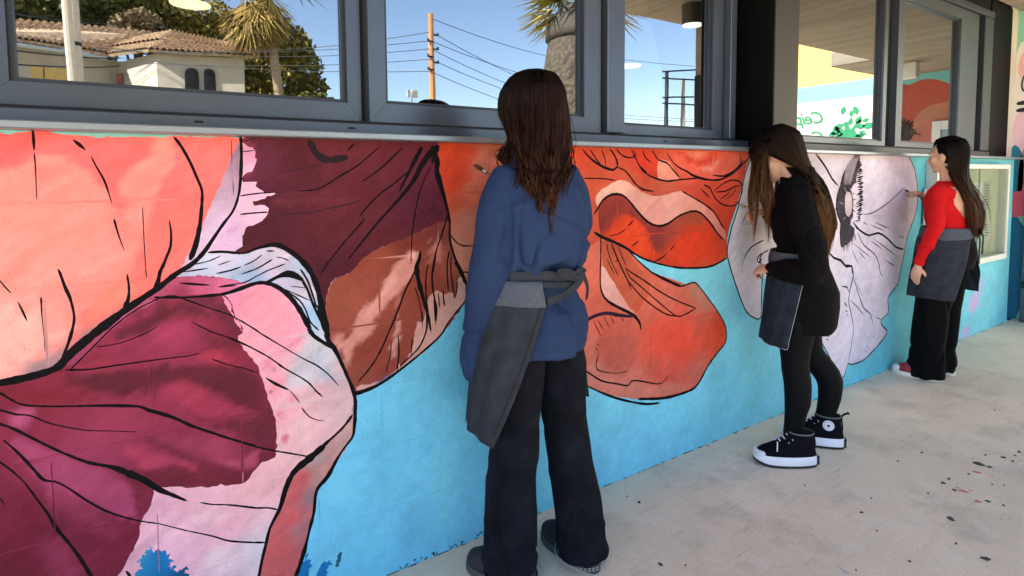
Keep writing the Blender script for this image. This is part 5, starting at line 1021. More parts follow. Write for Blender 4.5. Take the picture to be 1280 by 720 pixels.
def cloth(name, rgb, rough=.9, var=.10, weave=900, bump=.25, sheen=.0, scale=9, rgb2=None): return mat(name, rgb, rough, 0, var, scale, bump, weave, .12, sheen=sheen, rgb2=rgb2, bdist=.0015)
M_sweat = cloth('navy_sweatshirt', (38, 54, 86), var=.08, weave=700); M_jean = cloth('black_denim', (12, 13, 19), var=.25, rgb2=(24, 26, 36), scale=14); M_apr = cloth('charcoal_denim', (42, 45, 53), var=.14, scale=22, rgb2=(54, 58, 66)); M_aprl = cloth('pale_denim_band', (72, 78, 88), var=.12, scale=200, rgb2=(88, 94, 104)); M_blk = cloth('black_jersey', (8, 7, 9), var=.15); M_leg = cloth('black_leggings', (8, 8, 11), .7); M_red = cloth('red_jersey', (190, 22, 26), .8, var=.08); M_apr2 = cloth('slate_denim', (34, 40, 51), var=.18, scale=18, rgb2=(46, 53, 65)); M_stitch = mat('pale_stitching', (176, 176, 176), .8)
M_shoeg = mat('grey_suede', (34, 35, 41), .9, var=.15, scale=30, bump=.2, bscale=300); M_soleg = mat('grey_sole', (70, 68, 70), .8); M_canvas = cloth('black_canvas', (11, 10, 16), .85, weave=1200); M_rub = mat('white_rubber', (226, 226, 234), .45, var=.05, scale=12); M_rubk = mat('black_rubber', (22, 21, 22), .6); M_lace = mat('white_lace', (226, 228, 236), .8, bump=.3, bscale=600); M_redl = mat('red_leather', (132, 34, 42), .5); M_whl = mat('cream_leather', (222, 216, 206), .5, var=.06); M_gum = mat('gum_rubber', (150, 74, 44), .6)

def apron(par, cx, cy, top, bot, z0, z1, th0, th1, m, nm='apron_panel', seed=0, amp=.008, nz=26, nt=46):
    """sheet wrapped round the hips between angles th0(t)..th1(t) (degrees, 90 = front), t from waist to hem; has thickness and drape"""
    g = np.random.default_rng(seed); ph = g.uniform(0, 6, 4); V_, F_ = [], []
    for lay in (0, .0035):
        for i in range(nz+1):
            t = i/nz; a0, a1 = th0(t), th1(t); e = t**.8; a_, b_ = top[0]+(bot[0]-top[0])*e+lay, top[1]+(bot[1]-top[1])*e+lay
            for j in range(nt+1):
                q = math.radians(a0+(a1-a0)*j/nt); w = amp*t*(math.sin(q*5+ph[0])+.6*math.sin(q*9+ph[1]+t*2))+.0025*math.sin(q*17+t*9+ph[2])
                V_.append((cx+(a_+w)*math.cos(q), cy+(b_+w)*math.sin(q), z0+(z1-z0)*t+.006*math.sin(q*2+ph[3])*t))
    n_ = (nz+1)*(nt+1)
    for i in range(nz):
        for j in range(nt):
            k = i*(nt+1)+j; F_.append((k, k+1, k+nt+2, k+nt+1)); F_.append((k+n_, k+nt+1+n_, k+nt+2+n_, k+1+n_))
    rim = [j for j in range(nt+1)]+[i*(nt+1)+nt for i in range(1, nz+1)]+[nz*(nt+1)+j for j in reversed(range(nt))]+[i*(nt+1) for i in reversed(range(1, nz))]
    for a, b_ in zip(rim, rim[1:]+rim[:1]): F_.append((a, a+n_, b_+n_, b_))
    o = obj(nm, mesh(V_, F_), m, par, True); return o, V_[n_:], nt
def ribbon(mb, pts, wdir, w_, th=.003, sub=6):
    P = catmull(pts, None, False, sub); k = len(mb.v)
    for i, p in enumerate(P):
        t = Vector(P[min(i+1, len(P)-1)]-P[max(i-1, 0)]).normalized(); wd = Vector(wdir[min(i*len(wdir)//len(P), len(wdir)-1)] if isinstance(wdir, list) else wdir); wd = (wd-t*wd.dot(t)).normalized(); n_ = t.cross(wd)
        for a, b_ in ((-1, -1), (1, -1), (1, 1), (-1, 1)): mb.v.append(tuple(Vector(p)+wd*a*w_/2+n_*b_*th/2))
    for i in range(len(P)-1):
        for j in range(4): mb.f.append((k+i*4+j, k+i*4+(j+1) % 4, k+i*4+4+(j+1) % 4, k+i*4+4+j))
    mb.f.append((k+3, k+2, k+1, k)); e = k+(len(P)-1)*4; mb.f.append((e, e+1, e+2, e+3)); return mb
def outline(L_, w_, n=30, toe=.95):
    pts = []
    for j in range(n):
        q = 2*math.pi*j/n; y = -math.cos(q); s_ = (y+1)/2
        wd = w_*(.78+.34*s_-.10*s_*s_)*(abs(math.sin(q))**.72)*(toe if s_ > .85 else 1)
        pts.append((math.copysign(wd, math.sin(q)), (s_)*L_))
    return pts
def stack(mb, layers):
    n = len(layers[0][1]); k = len(mb.v)
    for z, P in layers: mb.v += [(p[0], p[1], z+(p[2] if len(p) > 2 else 0)) for p in P]
    for i in range(len(layers)-1):
        for j in range(n): mb.f.append((k+i*n+j, k+i*n+(j+1) % n, k+(i+1)*n+(j+1) % n, k+(i+1)*n+j))
    mb.f.append(tuple(k+j for j in reversed(range(n)))); mb.f.append(tuple(k+(len(layers)-1)*n+j for j in range(n))); return mb
def scaled(P, sx, sy, dy=0): return [(p[0]*sx, p[1]*sy+dy) for p in P]
def place(mb, loc, ang):
    """turn a shoe (heel at origin, toe along +y) by ang degrees and set it down"""
    c, s_ = math.cos(R(ang)), math.sin(R(ang)); mb.v = [(x*c-y*s_+loc[0], x*s_+y*c+loc[1], z+loc[2]) for x, y, z in mb.v]; return mb
def strands(name, paths, rad, m, parent, extra=None, jit=.0):
    """paths: list of (n,3) arrays; 3 sided tapering tubes with a tone per strand and a length value"""
    V_, F_, T_, U_ = [], [], [], []; base = 0
    g = np.random.default_rng(5)
    for p in paths:
        n = len(p); t = np.gradient(p, axis=0); t /= np.linalg.norm(t, axis=1)[:, None]+1e-9; a = np.cross(t, np.array([.3, .5, .8])); a /= np.linalg.norm(a, axis=1)[:, None]+1e-9; b_ = np.cross(t, a); r_ = rad*g.uniform(.6, 1.3)*np.interp(np.linspace(0, 1, n), [0, .1, .75, 1], [.7, 1, .9, .15])
        for k in range(3): q = 2*math.pi*k/3; V_.append(p+(a*math.cos(q)+b_*math.sin(q))*r_[:, None])
        idx = np.arange(n-1)
        for k in range(3): k2 = (k+1) % 3; F_.append(np.stack([base+k*n+idx, base+k2*n+idx, base+k2*n+idx+1, base+k*n+idx+1], 1))
        T_.append(np.full(3*n, g.uniform(0, 1))); U_.append(np.tile(np.linspace(0, 1, n), 3)); base += 3*n
    V_, F_, T_, U_ = np.concatenate(V_), np.concatenate(F_), np.concatenate(T_), np.concatenate(U_)
    if extra is not None:
        ev = np.array(extra.v); ef = [tuple(i+len(V_) for i in f) for f in extra.f]; V_ = np.concatenate([V_, ev]); T_ = np.concatenate([T_, np.full(len(ev), .3)]); U_ = np.concatenate([U_, np.full(len(ev), .2)]); faces = F_.tolist()+ef
    else: faces = F_.tolist()
    me = bpy.data.meshes.new(name); me.from_pydata(V_.tolist(), [], faces); me.update()
    for nm, a in (('tone', T_), ('along', U_)): at_ = me.attributes.new(nm, 'FLOAT', 'POINT'); at_.data.foreach_set('value', a.astype(np.float32))
    return obj(name, me, m, parent, True)
def hair_mat(name, root, tip, light, power=1.0):
    m, n, l, b = nodes(name); a1 = n.new('ShaderNodeAttribute'); a1.attribute_name = 'along'; a2 = n.new('ShaderNodeAttribute'); a2.attribute_name = 'tone'
    pw = n.new('ShaderNodeMath'); pw.operation = 'POWER'; pw.inputs[1].default_value = power; l.new(a1.outputs['Fac'], pw.inputs[0])
    m1 = n.new('ShaderNodeMixRGB'); m1.inputs[1].default_value = (*lin(root), 1); m1.inputs[2].default_value = (*lin(tip), 1); l.new(pw.outputs[0], m1.inputs[0])
    mr = n.new('ShaderNodeMapRange'); mr.inputs[1].default_value = .55; mr.inputs[2].default_value = 1; mr.inputs[3].default_value = 0; mr.inputs[4].default_value = .85; l.new(a2.outputs['Fac'], mr.inputs[0]); mu = n.new('ShaderNodeMath'); mu.operation = 'MULTIPLY'; l.new(mr.outputs[0], mu.inputs[0]); l.new(pw.outputs[0], mu.inputs[1])
    m2 = n.new('ShaderNodeMixRGB'); l.new(mu.outputs[0], m2.inputs[0]); l.new(m1.outputs[0], m2.inputs[1]); m2.inputs[2].default_value = (*lin(light), 1); l.new(m2.outputs[0], b.inputs['Base Color'])
    b.inputs['Roughness'].default_value = .5; b.inputs['Specular IOR Level'].default_value = .08; return m
def brush(name, a, b_, Mw, label, tipc):
    """a: end of the handle, b_: tip of the bristles, in the holder's frame"""
    a, b_ = Mw@Vector(a), Mw@Vector(b_); d = b_-a; L_ = d.length; e = empty(name, a, 0, label, 'paintbrush', 'paintbrushes in the painters\' hands'); d.normalize()
    MB().tube([(0, 0, 0), tuple(d*L_*.3), tuple(d*L_*.72)], [.0028, .0048, .0036], 10).build('handle', mat('brush_handle', (120, 92, 64), .4), e, True)
    MB().tube([tuple(d*L_*.70), tuple(d*L_*.84)], [.0045, .0062], 12).build('ferrule', mat('brush_ferrule', (170, 165, 150), .3, .8), e, True)
    MB().tube([tuple(d*L_*.835), tuple(d*L_*.92), tuple(d*L_)], [.0064, .0078, .002], 12).build('bristles', mat('bristles', tipc, .8, bump=.5, bscale=500), e, True)

def person(loc, face_deg, label):
    e = empty('person', loc, R(face_deg-90), label, 'person', 'people painting the wall'); bpy.context.view_layer.update(); return e, Matrix.Translation(Vector(loc))@Matrix.Rotation(R(face_deg-90), 4, 'Z')
# ---------------- woman in the navy sweatshirt, seen from behind
e1, W1 = person((1.0, -.29, 0), 95, 'person with long dark wavy hair in a navy sweatshirt, seen from behind, reaching to paint')
H1 = Matrix.Rotation(R(-4), 3, 'X'); hc1 = (0, .075, 1.475)
mb = MB(); head(mb, hc1, H1, .98)
limb(mb, [(0, .045, 1.26), (0, .055, 1.36), (0, .06, 1.42)], [.06, .05, .05])
ring(mb, [(0, .03, .80, .10, .07), (0, .04, .88, .078, .055), (0, .05, .98, .068, .046), (0, .042, 1.12, .11, .078), (0, .045, 1.22, .12, .07), (0, .045, 1.28, .07, .05)])
limb(mb, [(-.11, .05, 1.235), (-.155, .055, 1.04), (-.158, .11, .85), (-.155, .145, .73)], [.034, .030, .028, .022]); limb(mb, [(.11, .05, 1.235), (.165, .08, 1.09), (.115, .15, 1.14), (.06, .19, 1.195)], [.034, .030, .028, .022])
hand(mb, (-.155, .145, .74), (.1, .25, -1), (.9, .3, 0), 1, .5, .9); hand(mb, (.06, .19, 1.195), (-.45, .35, .55), (-.3, .7, -.6), -1, .8, .9, grip=.95)
limb(mb, [(-.07, .03, .84), (-.085, .06, .46), (-.09, .055, .10)], [.075, .052, .038]); limb(mb, [(.07, .03, .84), (.105, .03, .46), (.13, -.02, .10)], [.075, .052, .038])
limb(mb, [(-.09, .055, .10), (-.10, .07, .05), (-.135, .15, .035)], [.038, .035, .025]); limb(mb, [(.13, -.02, .10), (.13, 0, .05), (.12, .11, .035)], [.038, .035, .025])
obj('body', fuse(mb, .0045, 2), M_skin, e1, True); face_bits(e1, hc1, H1, .98)
# sweatshirt
mb = MB(); ring(mb, [(0, .03, .735, .150, .114), (0, .03, .765, .156, .119), (0, .03, .79, .160, .122), (0, .038, .86, .154, .118), (0, .048, .93, .133, .102), (0, .05, .965, .128, .099), (0, .045, 1.0, .152, .118), (0, .04, 1.03, .172, .132), (0, .04, 1.10, .178, .134), (0, .042, 1.18, .180, .126), (0, .045, 1.25, .164, .104), (0, .048, 1.30, .120, .082), (0, .052, 1.335, .082, .068), (0, .056, 1.362, .064, .060)], 48)
limb(mb, [(-.115, .048, 1.255), (-.146, .05, 1.17), (-.158, .055, 1.03), (-.160, .085, .90), (-.158, .125, .79), (-.156, .148, .705), (-.155, .155, .675)], [.060, .066, .068, .066, .060, .050, .044], 20)
limb(mb, [(.118, .048, 1.258), (.155, .06, 1.18), (.174, .075, 1.085), (.115, .15, 1.125), (.06, .19, 1.185)], [.066, .072, .070, .058, .046], 20)
ball(mb, (.178, .07, 1.06), (.055, .06, .06))
SK = np.array([[1, 0, .7], [0, 1, .3], [-.5, 0, 1.]])
def f_sw(P):
    x, y, z = P.T; arm = np.abs(x) > .150; lo = np.clip((1.2-z)/.25, 0, 1)
    drape = n3(P*np.array([16, 16, 3.2]))*.008*lo+np.maximum(0, sharp(n3(P*np.array([8, 8, 2.6])+7)))*.013*lo+np.maximum(0, sharp(n3(P*np.array([5, 5, 7])+77)))*.008*np.clip((1.28-z)/.1, 0, 1)
    tie = np.exp(-((z-1.02)/.07)**2)*(n3(P*np.array([30, 30, 5])+3)*.011); skirt = np.exp(-((z-.88)/.09)**2)*n3(P*np.array([26, 26, 4])+11)*.011
    slv = n3(P*np.array([7, 7, 9])+20)*.005+np.maximum(0, sharp(n3((P@SK)*np.array([6, 6, 6])+31)))*.007*np.clip((1.22-z)/.2, 0, 1)
    hem = -.004*np.exp(-((z-.772)/.004)**2)*(np.abs(x) < .165)
    ck_ = -.010*crease(P, (10, 10, 2.4), 91, .11)*lo-.013*crease(P, (15, 15, 3.2), 97, .12)*np.exp(-((z-1.03)/.11)**2)-.013*crease(P, (14, 14, 2.6), 55, .12)*np.exp(-((z-.87)/.09)**2)-.005*crease(P@SK, (6, 6, 6), 58, .10)*np.clip((1.27-z)/.1, 0, 1)
    cs_ = -.009*crease(P@SK, (6, 6, 5), 66, .12)*np.clip((1.24-z)/.15, 0, 1)-.005*crease(P, (8, 8, 7), 68, .12)*np.clip((1.05-z)/.1, 0, 1)
    return np.where(arm, slv+cs_, (drape+ck_)*np.clip((1.30-z)/.08, 0, 1)+tie+skirt)+hem+n3(P*60)*.0006
obj('sweatshirt', folds(fuse(mb, .0045, 3), f_sw), M_sweat, e1, True)
# trousers
mb = MB(); ring(mb, [(0, .04, .90, .085, .062), (0, .035, .86, .100, .075), (0, .03, .78, .128, .092), (0, .03, .73, .132, .096)], 40)
ring(mb, [(-.066, .035, .80, .062, .082), (-.080, .045, .68, .080, .088), (-.088, .055, .50, .074, .078), (-.092, .06, .34, .076, .080), (-.096, .055, .18, .082, .086), (-.10, .05, .05, .088, .090), (-.10, .05, .018, .088, .090)], 32)
ring(mb, [(.066, .03, .80, .062, .082), (.086, .03, .68, .080, .088), (.100, .03, .50, .074, .078), (.114, .015, .34, .074, .078), (.128, -.005, .18, .080, .082), (.138, -.02, .05, .086, .086), (.138, -.02, .03, .086, .086)], 32)
def f_tr(P):
    x, y, z = P.T; k = np.clip((.62-z)/.3, 0, 1); r_ = n3(P*np.array([7, 7, 4])+40)*.008*k+np.maximum(0, sharp(n3((P@SK)*np.array([6, 6, 7])+50)))*.006*np.exp(-((z-.40)/.14)**2)
    return r_+np.maximum(0, sharp(n3((P@SK)*np.array([7, 7, 14])+61)))*.007*np.exp(-((z-.08)/.10)**2)+n3(P*np.array([14, 14, 5])+70)*.003-.006*crease(P@SK, (7, 7, 5), 75, .13)*k-.009*crease(P, (10, 10, 2.2), 78, .13)*k
tr1 = obj('trousers', folds(fuse(mb, .0055, 3), f_tr), M_jean, e1, True)
st_ = MB()
for cx, cy, z in ((-.10, .05, .034), (.138, -.02, .046), (.138, -.02, .039), (-.10, .05, .027)):
    for j in range(44):
        q = 2*math.pi*j/44; r_ = .0925; p = Vector((cx+r_*math.cos(q), cy+(r_+.001)*math.sin(q), z)); t = Vector((-math.sin(q), math.cos(q), 0))*.004; st_.tube([tuple(p-t), tuple(p+t)], .0011, 4)
tag(st_.build('hem_stitching', M_stitch, tr1), kind='stuff')
# shoes
for (x, y, a) in ((-.075, -.035, 22), (.142, -.09, 4)):
    o_ = outline(.255, .046); sh = MB(); stack(sh, [(.0, scaled(o_, .95, .97, .004)), (.006, scaled(o_, 1.04, 1.0)), (.026, scaled(o_, 1.04, 1.0)), (.030, scaled(o_, 1.0, .985, .002))]); so_ = place(sh, (x, y, 0), a).build('sole', M_soleg, e1, True)
    up_ = MB(); stack(up_, [(.0302, scaled(o_, 1.0, .985, .002)), (.045, scaled(o_, 1.0, .975, .003)), (.062, scaled(o_, .96, .93, .006)), (.076, scaled(o_, .86, .80, .012)), (.086, scaled(o_, .72, .62, .02)), (.092, scaled(o_, .6, .48, .03))]); place(up_, (x, y, 0), a).build('shoe_upper', M_shoeg, e1, True)
# apron
ap, V_, nt_ = apron(e1, 0, .045, (.168, .135), (.236, .212), .925, .515, lambda t: 8-6*t, lambda t: 248-46*t**.9, M_apr, 'apron', 1, .011)
bn, _, _ = apron(e1, 0, .045, (.168, .138), (.182, .150), .975, .898, lambda t: 20, lambda t: 240+4*t, M_aprl, 'waistband', 2, .002, 6); 
se = MB(); ribbon(se, [Vector(V_[i*(nt_+1)+nt_-1])*1.0+Vector((-.003, -.004, 0)) for i in range(0, 26, 3)], (0, 1, .3), .003, .002); se.build('seam', M_gap, ap)
tie = MB(); ringp = lambda q, r_, z: (r_*1.0*math.cos(R(q)), .045+r_*.80*math.sin(R(q)), z)
ribbon(tie, [ringp(205, .165, .985), ringp(225, .158, .988), ringp(250, .150, .985), ringp(275, .150, .972), ringp(300, .152, .965), ringp(330, .158, .968), ringp(355, .165, .975)], (0, 0, 1), .030, .006)
ribbon(tie, [ringp(215, .172, .965), ringp(245, .165, .962), ringp(270, .160, .955), ringp(290, .158, .95)], (0, 0, 1), .016, .006)
ribbon(tie, [ringp(246, .178, .915), ringp(262, .172, .925), ringp(280, .172, .945), ringp(292, .178, .972), ringp(298, .176, .985), ringp(292, .172, .992), ringp(284, .172, .985), ringp(280, .17, .97)], (.3, .2, 1), .020, .005)
ribbon(tie, [ringp(284, .172, .975), ringp(270, .180, .998), ringp(258, .182, 1.0), ringp(266, .176, .985), ringp(282, .17, .97)], (0, 0, 1), .016, .005); ribbon(tie, [ringp(300, .172, .975), ringp(312, .176, .93), ringp(318, .172, .89)], (.8, .5, 0), .022, .004)
o_ = MB(); ball(o_, ringp(284, .170, .974), (.016, .014, .014), 10); tie.add(o_.v, o_.f); tie.build('tie_straps', M_apr, e1)
# hair
g1 = np.random.default_rng(101); paths = []
C1 = Vector(hc1)
def scalp(th, el, k=1.0, c=C1, M=H1, a=.084, b_=.104, h=.104): return np.array(c+M@Vector((a*k*math.cos(el)*math.sin(th), -.012-b_*k*math.cos(el)*math.cos(th), .026+h*k*math.sin(el))))   # th 0 = back of the head
for i in range(4200):
    lock = g1.integers(0, 46); gl = np.random.default_rng(900+lock)
    th = (lock/45*2-1)*2.15+g1.normal(0, .07); side = 1 if th > 0 else -1
    ext = g1.uniform(0, 1)**.6; pt_ = g1.uniform(-.055, .075); top = np.array(C1+H1@Vector((side*.003, pt_-.02, .128-1.6*pt_*pt_*6)))
    p1_, p2_, p3_ = scalp(th*.75, .95, 1.02+.06*ext), scalp(th*.95, .35, 1.03+.12*ext), scalp(th, -.25, 1.02+.16*ext)
    f_ = abs(th)/2.15; zl = 1.155+.13*f_+.045*gl.uniform(-1, 1)+g1.normal(0, .016)
    if f_ > .75: zl = 1.30+.05*g1.uniform(-1, 1)
    if lock in (22, 24, 26, 20): zl -= .035
    xe = -.048+.088*math.sin(th*.62)*(.85+.2*gl.uniform(-1, 1)) + .012*gl.normal(); wv = .017*gl.uniform(.5, 1.4); ph = gl.uniform(0, 6.28)
    bk = -.085-.05*ext+.05*f_
    q4 = np.array([p3_[0]*.98, p3_[1]*.6+.4*(.075+bk), 1.385]); q5 = np.array([p3_[0]*.5+xe*.5, .075+bk-.012, 1.30]); q6 = np.array([xe, .075+bk-.022, 1.30*.45+zl*.55]); q7 = np.array([xe*.85, .08+bk-.018, zl])
    if f_ > .8: q6 = np.array([p3_[0]*1.0, .07-.02*ext, (1.30+zl)/2]); q5 = np.array([p3_[0], p3_[1], 1.34]); q7 = np.array([p3_[0]*.95, .07, zl])
    P = catmull([top, p1_, p2_, p3_, q4, q5, q6, q7], None, False, 3); t = np.linspace(0, 1, len(P)); am = np.clip((t-.35)/.4, 0, 1)
    P = P+np.stack([np.sin(t*19+ph)*wv*am+.004*np.sin(t*41+ph*2)*am, np.cos(t*17+ph)*wv*.7*am, 0*t], 1)+g1.normal(0, .0035 if i % 12 else .013, 3)*am[:, None]*np.array([1, 1, .3])
    paths.append(P)
core = MB(); tmp = MB(); ball(tmp, (0, 0, 0), (.083, .104, .102), 22); core.add([tuple(C1+H1@(Vector(v)+Vector((0, -.012, .026)))) for v in tmp.v if True], tmp.f)
ring(core, [(0, .03, 1.24, .035, .02), (0, .015, 1.30, .068, .038), (0, .02, 1.38, .082, .06), (0, .045, 1.44, .084, .08)], 22)
strands('hair', paths, .0017, hair_mat('dark_brown_hair', (17, 10, 9), (52, 29, 22), (112, 68, 48), 2.2), e1, core)
brush('paintbrush', (.055, .165, 1.215), (-.083, .272, 1.318), W1, 'thin paintbrush loaded with brown held up by the person in navy', (92, 54, 40))

# ---------------- person in black with platform high tops
e2, W2 = person((2.455, -.31, 0), 108, 'person with long highlighted hair, black top and leggings, denim apron, head bowed over the work')
H2 = Matrix.Rotation(R(-35), 3, 'X')@Matrix.Rotation(R(4), 3, 'Z'); hc2 = (0, .155, 1.365)
mb = MB(); head(mb, hc2, H2, .97)
limb(mb, [(0, .07, 1.20), (0, .095, 1.27), (0, .13, 1.33)], [.055, .048, .048])
ring(mb, [(0, .03, .76, .13, .10), (0, .035, .84, .12, .09), (0, .045, .95, .10, .08), (0, .045, 1.10, .112, .085), (0, .05, 1.19, .105, .065), (0, .06, 1.24, .06, .045)])
limb(mb, [(-.115, .035, 1.195), (-.205, -.05, .895), (-.15, .10, .862), (-.125, .15, .855)], [.032, .030, .027, .022]); limb(mb, [(.115, .05, 1.195), (.198, .122, 1.0), (.12, .19, 1.075), (.098, .212, 1.095)], [.032, .030, .027, .022])
hand(mb, (-.13, .14, .856), (.45, .85, -.15), (.5, -.2, -.8), -1, .55, .82); hand(mb, (.097, .212, 1.092), (-.6, .55, .12), (-.5, .2, -.8), -1, .6, .82, grip=.75)
for sx, kx, ky, ax, ay in ((-1, -.10, .035, -.12, .035), (1, .118, .02, .146, -.045)): limb(mb, [(sx*.075, .03, .78), (kx, ky, .45), (ax*.99, ay-.01, .30), (ax, ay, .11)], [.072, .046, .043, .032]); limb(mb, [(ax, ay, .11), (ax, ay+.02, .07), (ax, ay+.06, .06)], [.032, .03, .022])
obj('body', fuse(mb, .0045, 2), M_skin, e2, True); face_bits(e2, hc2, H2, .97)
mb = MB(); ring(mb, [(0, .035, .80, .142, .112), (0, .04, .90, .128, .104), (0, .045, 1.0, .134, .110), (0, .05, 1.10, .148, .122), (0, .05, 1.17, .152, .112), (0, .055, 1.23, .130, .082), (0, .072, 1.25, .075, .060), (0, .085, 1.265, .056, .052)], 40)
limb(mb, [(-.125, .035, 1.212), (-.165, .015, 1.12), (-.208, -.052, .895), (-.17, .06, .862), (-.135, .13, .858)], [.058, .060, .056, .050, .036], 18); limb(mb, [(.125, .05, 1.212), (.18, .10, 1.06), (.198, .125, 1.0), (.14, .178, 1.06), (.102, .206, 1.088)], [.058, .058, .054, .046, .034], 18)
def f_top(P):
    z = P[:, 2]; return n3(P*np.array([9, 9, 14])+5)*.005+np.maximum(0, sharp(n3(P*np.array([7, 7, 10])+15)))*.005+n3(P*70)*.0005-.007*crease(P, (8, 8, 11), 23, .14)
obj('long_sleeved_top', folds(fuse(mb, .005, 3), f_top), M_blk, e2, True)
mb = MB(); ring(mb, [(0, .03, .585, .158, .132), (0, .028, .60, .160, .135), (0, .022, .68, .164, .138), (0, .02, .75, .160, .134), (0, .03, .83, .138, .114), (0, .038, .88, .124, .100)], 40)
obj('skirt', folds(fuse(mb, .005, 3), lambda P: n3(P*np.array([15, 15, 3])+44)*.005*np.clip((.82-P[:, 2])/.15, 0, 1)), M_blk, e2, True)
mb = MB()
for sx, kx, ky, ax, ay in ((-1, -.10, .035, -.12, .035), (1, .118, .02, .146, -.045)): limb(mb, [(sx*.075, .03, .70), (sx*.085, .035, .62), (kx, ky, .45), (ax*.99, ay-.018, .31), (ax, ay, .13), (ax, ay, .09)], [.084, .078, .058, .055, .037, .036], 20)
obj('leggings', folds(fuse(mb, .005, 3), lambda P: n3(P*np.array([8, 8, 22])+3)*.0015), M_leg, e2, True)
ap2, V_, nt_ = apron(e2, 0, .035, (.152, .128), (.186, .162), .905, .525, lambda t: 15+8*t, lambda t: 206-30*t**.7, M_apr2, 'apron', 4, .006)
apron(e2, 0, .038, (.150, .126), (.158, .134), .935, .885, lambda t: 20, lambda t: 232, M_aprl, 'waistband', 5, .002, 5)
se = MB(); ribbon(se, [Vector(V_[i*(nt_+1)+nt_])+Vector((-.001, 0, 0)) for i in range(0, 27, 2)]+[Vector(V_[26*(nt_+1)+j]) for j in range(nt_-2, 4, -4)], (1, .2, .2), .003, .0015, 3); se.build('piping', M_stitch, ap2)
tp = MB(); ribbon(tp, [(-.05, .17, .93), (-.06, .19, .915), (-.07, .20, .89), (-.06, .195, .86), (-.07, .205, .83), (-.06, .195, .80)], (1, .3, 0), .014, .004); ribbon(tp, [(-.07, .195, .915), (-.09, .205, .895), (-.08, .20, .875), (-.065, .195, .89)], (1, .3, 0), .012, .004); tp.build('tie_straps', M_apr2, e2)
def hightop(par, x, y, a, star):
    o_ = outline(.262, .045, 34); s_ = MB(); zf = lambda P, k: [(p[0], p[1], k*max(0, (p[1]-.19)/.07)**2*.016) for p in P]
    k_ = MB(); stack(k_, [(.0, zf(scaled(o_, .96, .97, .004), 1)), (.003, zf(scaled(o_, 1.07, 1.02, -.002), 1)), (.012, zf(scaled(o_, 1.105, 1.035, -.005), 1))]); place(k_, (x, y, 0), a).build('outsole', M_rubk, par, True)
    stack(s_, [(.0122, zf(scaled(o_, 1.07, 1.015, -.002), 1)), (.014, zf(scaled(o_, 1.09, 1.025, -.003), 1)), (.036, scaled(o_, 1.09, 1.025, -.003)), (.048, scaled(o_, 1.06, 1.015, -.001)), (.050, scaled(o_, 1.02, .99, 0))]); place(s_, (x, y, 0), a).build('platform_sole', M_rub, par, True)
    u_ = MB(); oc = lambda sx, L_, dy, z: (z, scaled(o_, sx, L_, dy)); stack(u_, [oc(1.0, .985, .002, .0502), oc(.99, .96, .003, .062), oc(.95, .86, .006, .076), oc(.86, .70, .010, .092), oc(.80, .56, .012, .108), oc(.80, .46, .014, .126), oc(.82, .41, .014, .145), oc(.82, .40, .014, .152)]); up_ = place(u_, (x, y, 0), a).build('canvas_upper', M_canvas, par, True)
    t_ = MB(); stack(t_, [(.0503, [(p[0]*.98, .212+(p[1])*.195) for p in o_]), (.058, [(p[0]*.93, .213+(p[1])*.185) for p in o_]), (.064, [(p[0]*.78, .215+(p[1])*.15) for p in o_]), (.067, [(p[0]*.4, .218+(p[1])*.08) for p in o_])]); place(t_, (x, y, 0), a).build('toe_cap', M_rub, par, True)
    l_ = MB()
    for k in range(6):
        t = k/5; yy = .185-.078*t; zz = .077+.068*t; w_ = .026+.004*t; limb(l_, [(-w_, yy-.012, zz-.008), (0, yy+.004, zz+.006), (w_, yy-.012, zz-.008)], [.003, .0036, .003], 6, 4); limb(l_, [(-w_*.8, yy-.02, zz), (w_*.8, yy+.004, zz+.006)], [.0026, .0026], 6, 3)
    for sx in (-1, 1): limb(l_, [(0, .165, .098), (sx*.022, .172, .104), (sx*.038, .178, .080), (sx*.028, .176, .070), (sx*.006, .168, .094)], [.0026]*5, 6, 4); limb(l_, [(0, .168, .097), (sx*.02, .186, .085), (sx*.034, .196, .062)], [.0024]*3, 6, 4)
    place(l_, (x, y, 0), a).build('laces', M_lace, up_, True)
    c_ = MB(); ribbon(c_, [(math.sin(q)*.0385, .0145+.0535+math.cos(q)*.053, .150) for q in np.linspace(0, 6.28, 15)], (0, 0, 1), .006, .003, 3); place(c_, (x, y, 0), a).build('collar_binding', mat('grey_binding', (92, 92, 100), .8), up_)
    hp = MB(); ribbon(hp, [(0, .012, .06), (0, .008, .10), (0, .012, .15), (0, -.008, .168), (0, -.018, .166)], (1, 0, 0), .014, .004); place(hp, (x, y, 0), a).build('heel_strip', M_canvas, up_); hb = MB(); hb.bbox((-.017, -.0085, .010), (.017, .004, .049), .003); place(hb, (x, y, 0), a).build('heel_strip', M_rubk, up_); hl = MB(); hl.bbox((-.011, -.012, .018), (.011, -.003, .036), .002); place(hl, (x, y, 0), a).build('heel_label', M_rub, up_)
    if star:   # round patch on the inner ankle
        for nm, r_, m_, d_ in (('ankle_patch', .024, M_rub, .0385), ('patch_ring', .020, mat('patch_grey', (176, 178, 186), .6), .0392), ('patch_ring', .0175, M_rub, .0398)):
            q_ = MB(); q_.tube([(star*(d_-.004), .070, .112), (star*d_, .070, .112)], r_, 24); place(q_, (x, y, 0), a).build(nm, m_, up_)
        pts = [(.070+math.sin(j*math.pi/5)*(.0095 if j % 2 == 0 else .0042), .112+math.cos(j*math.pi/5)*(.0095 if j % 2 == 0 else .0042)) for j in range(10)]
        q_ = MB().prism(pts, 0, star*.0399, star*.0406); place(q_, (x, y, 0), a).build('star_emblem', M_canvas, up_)
hightop(e2, -.085, -.055, 33, 0); hightop(e2, .165, -.125, 16, -1)
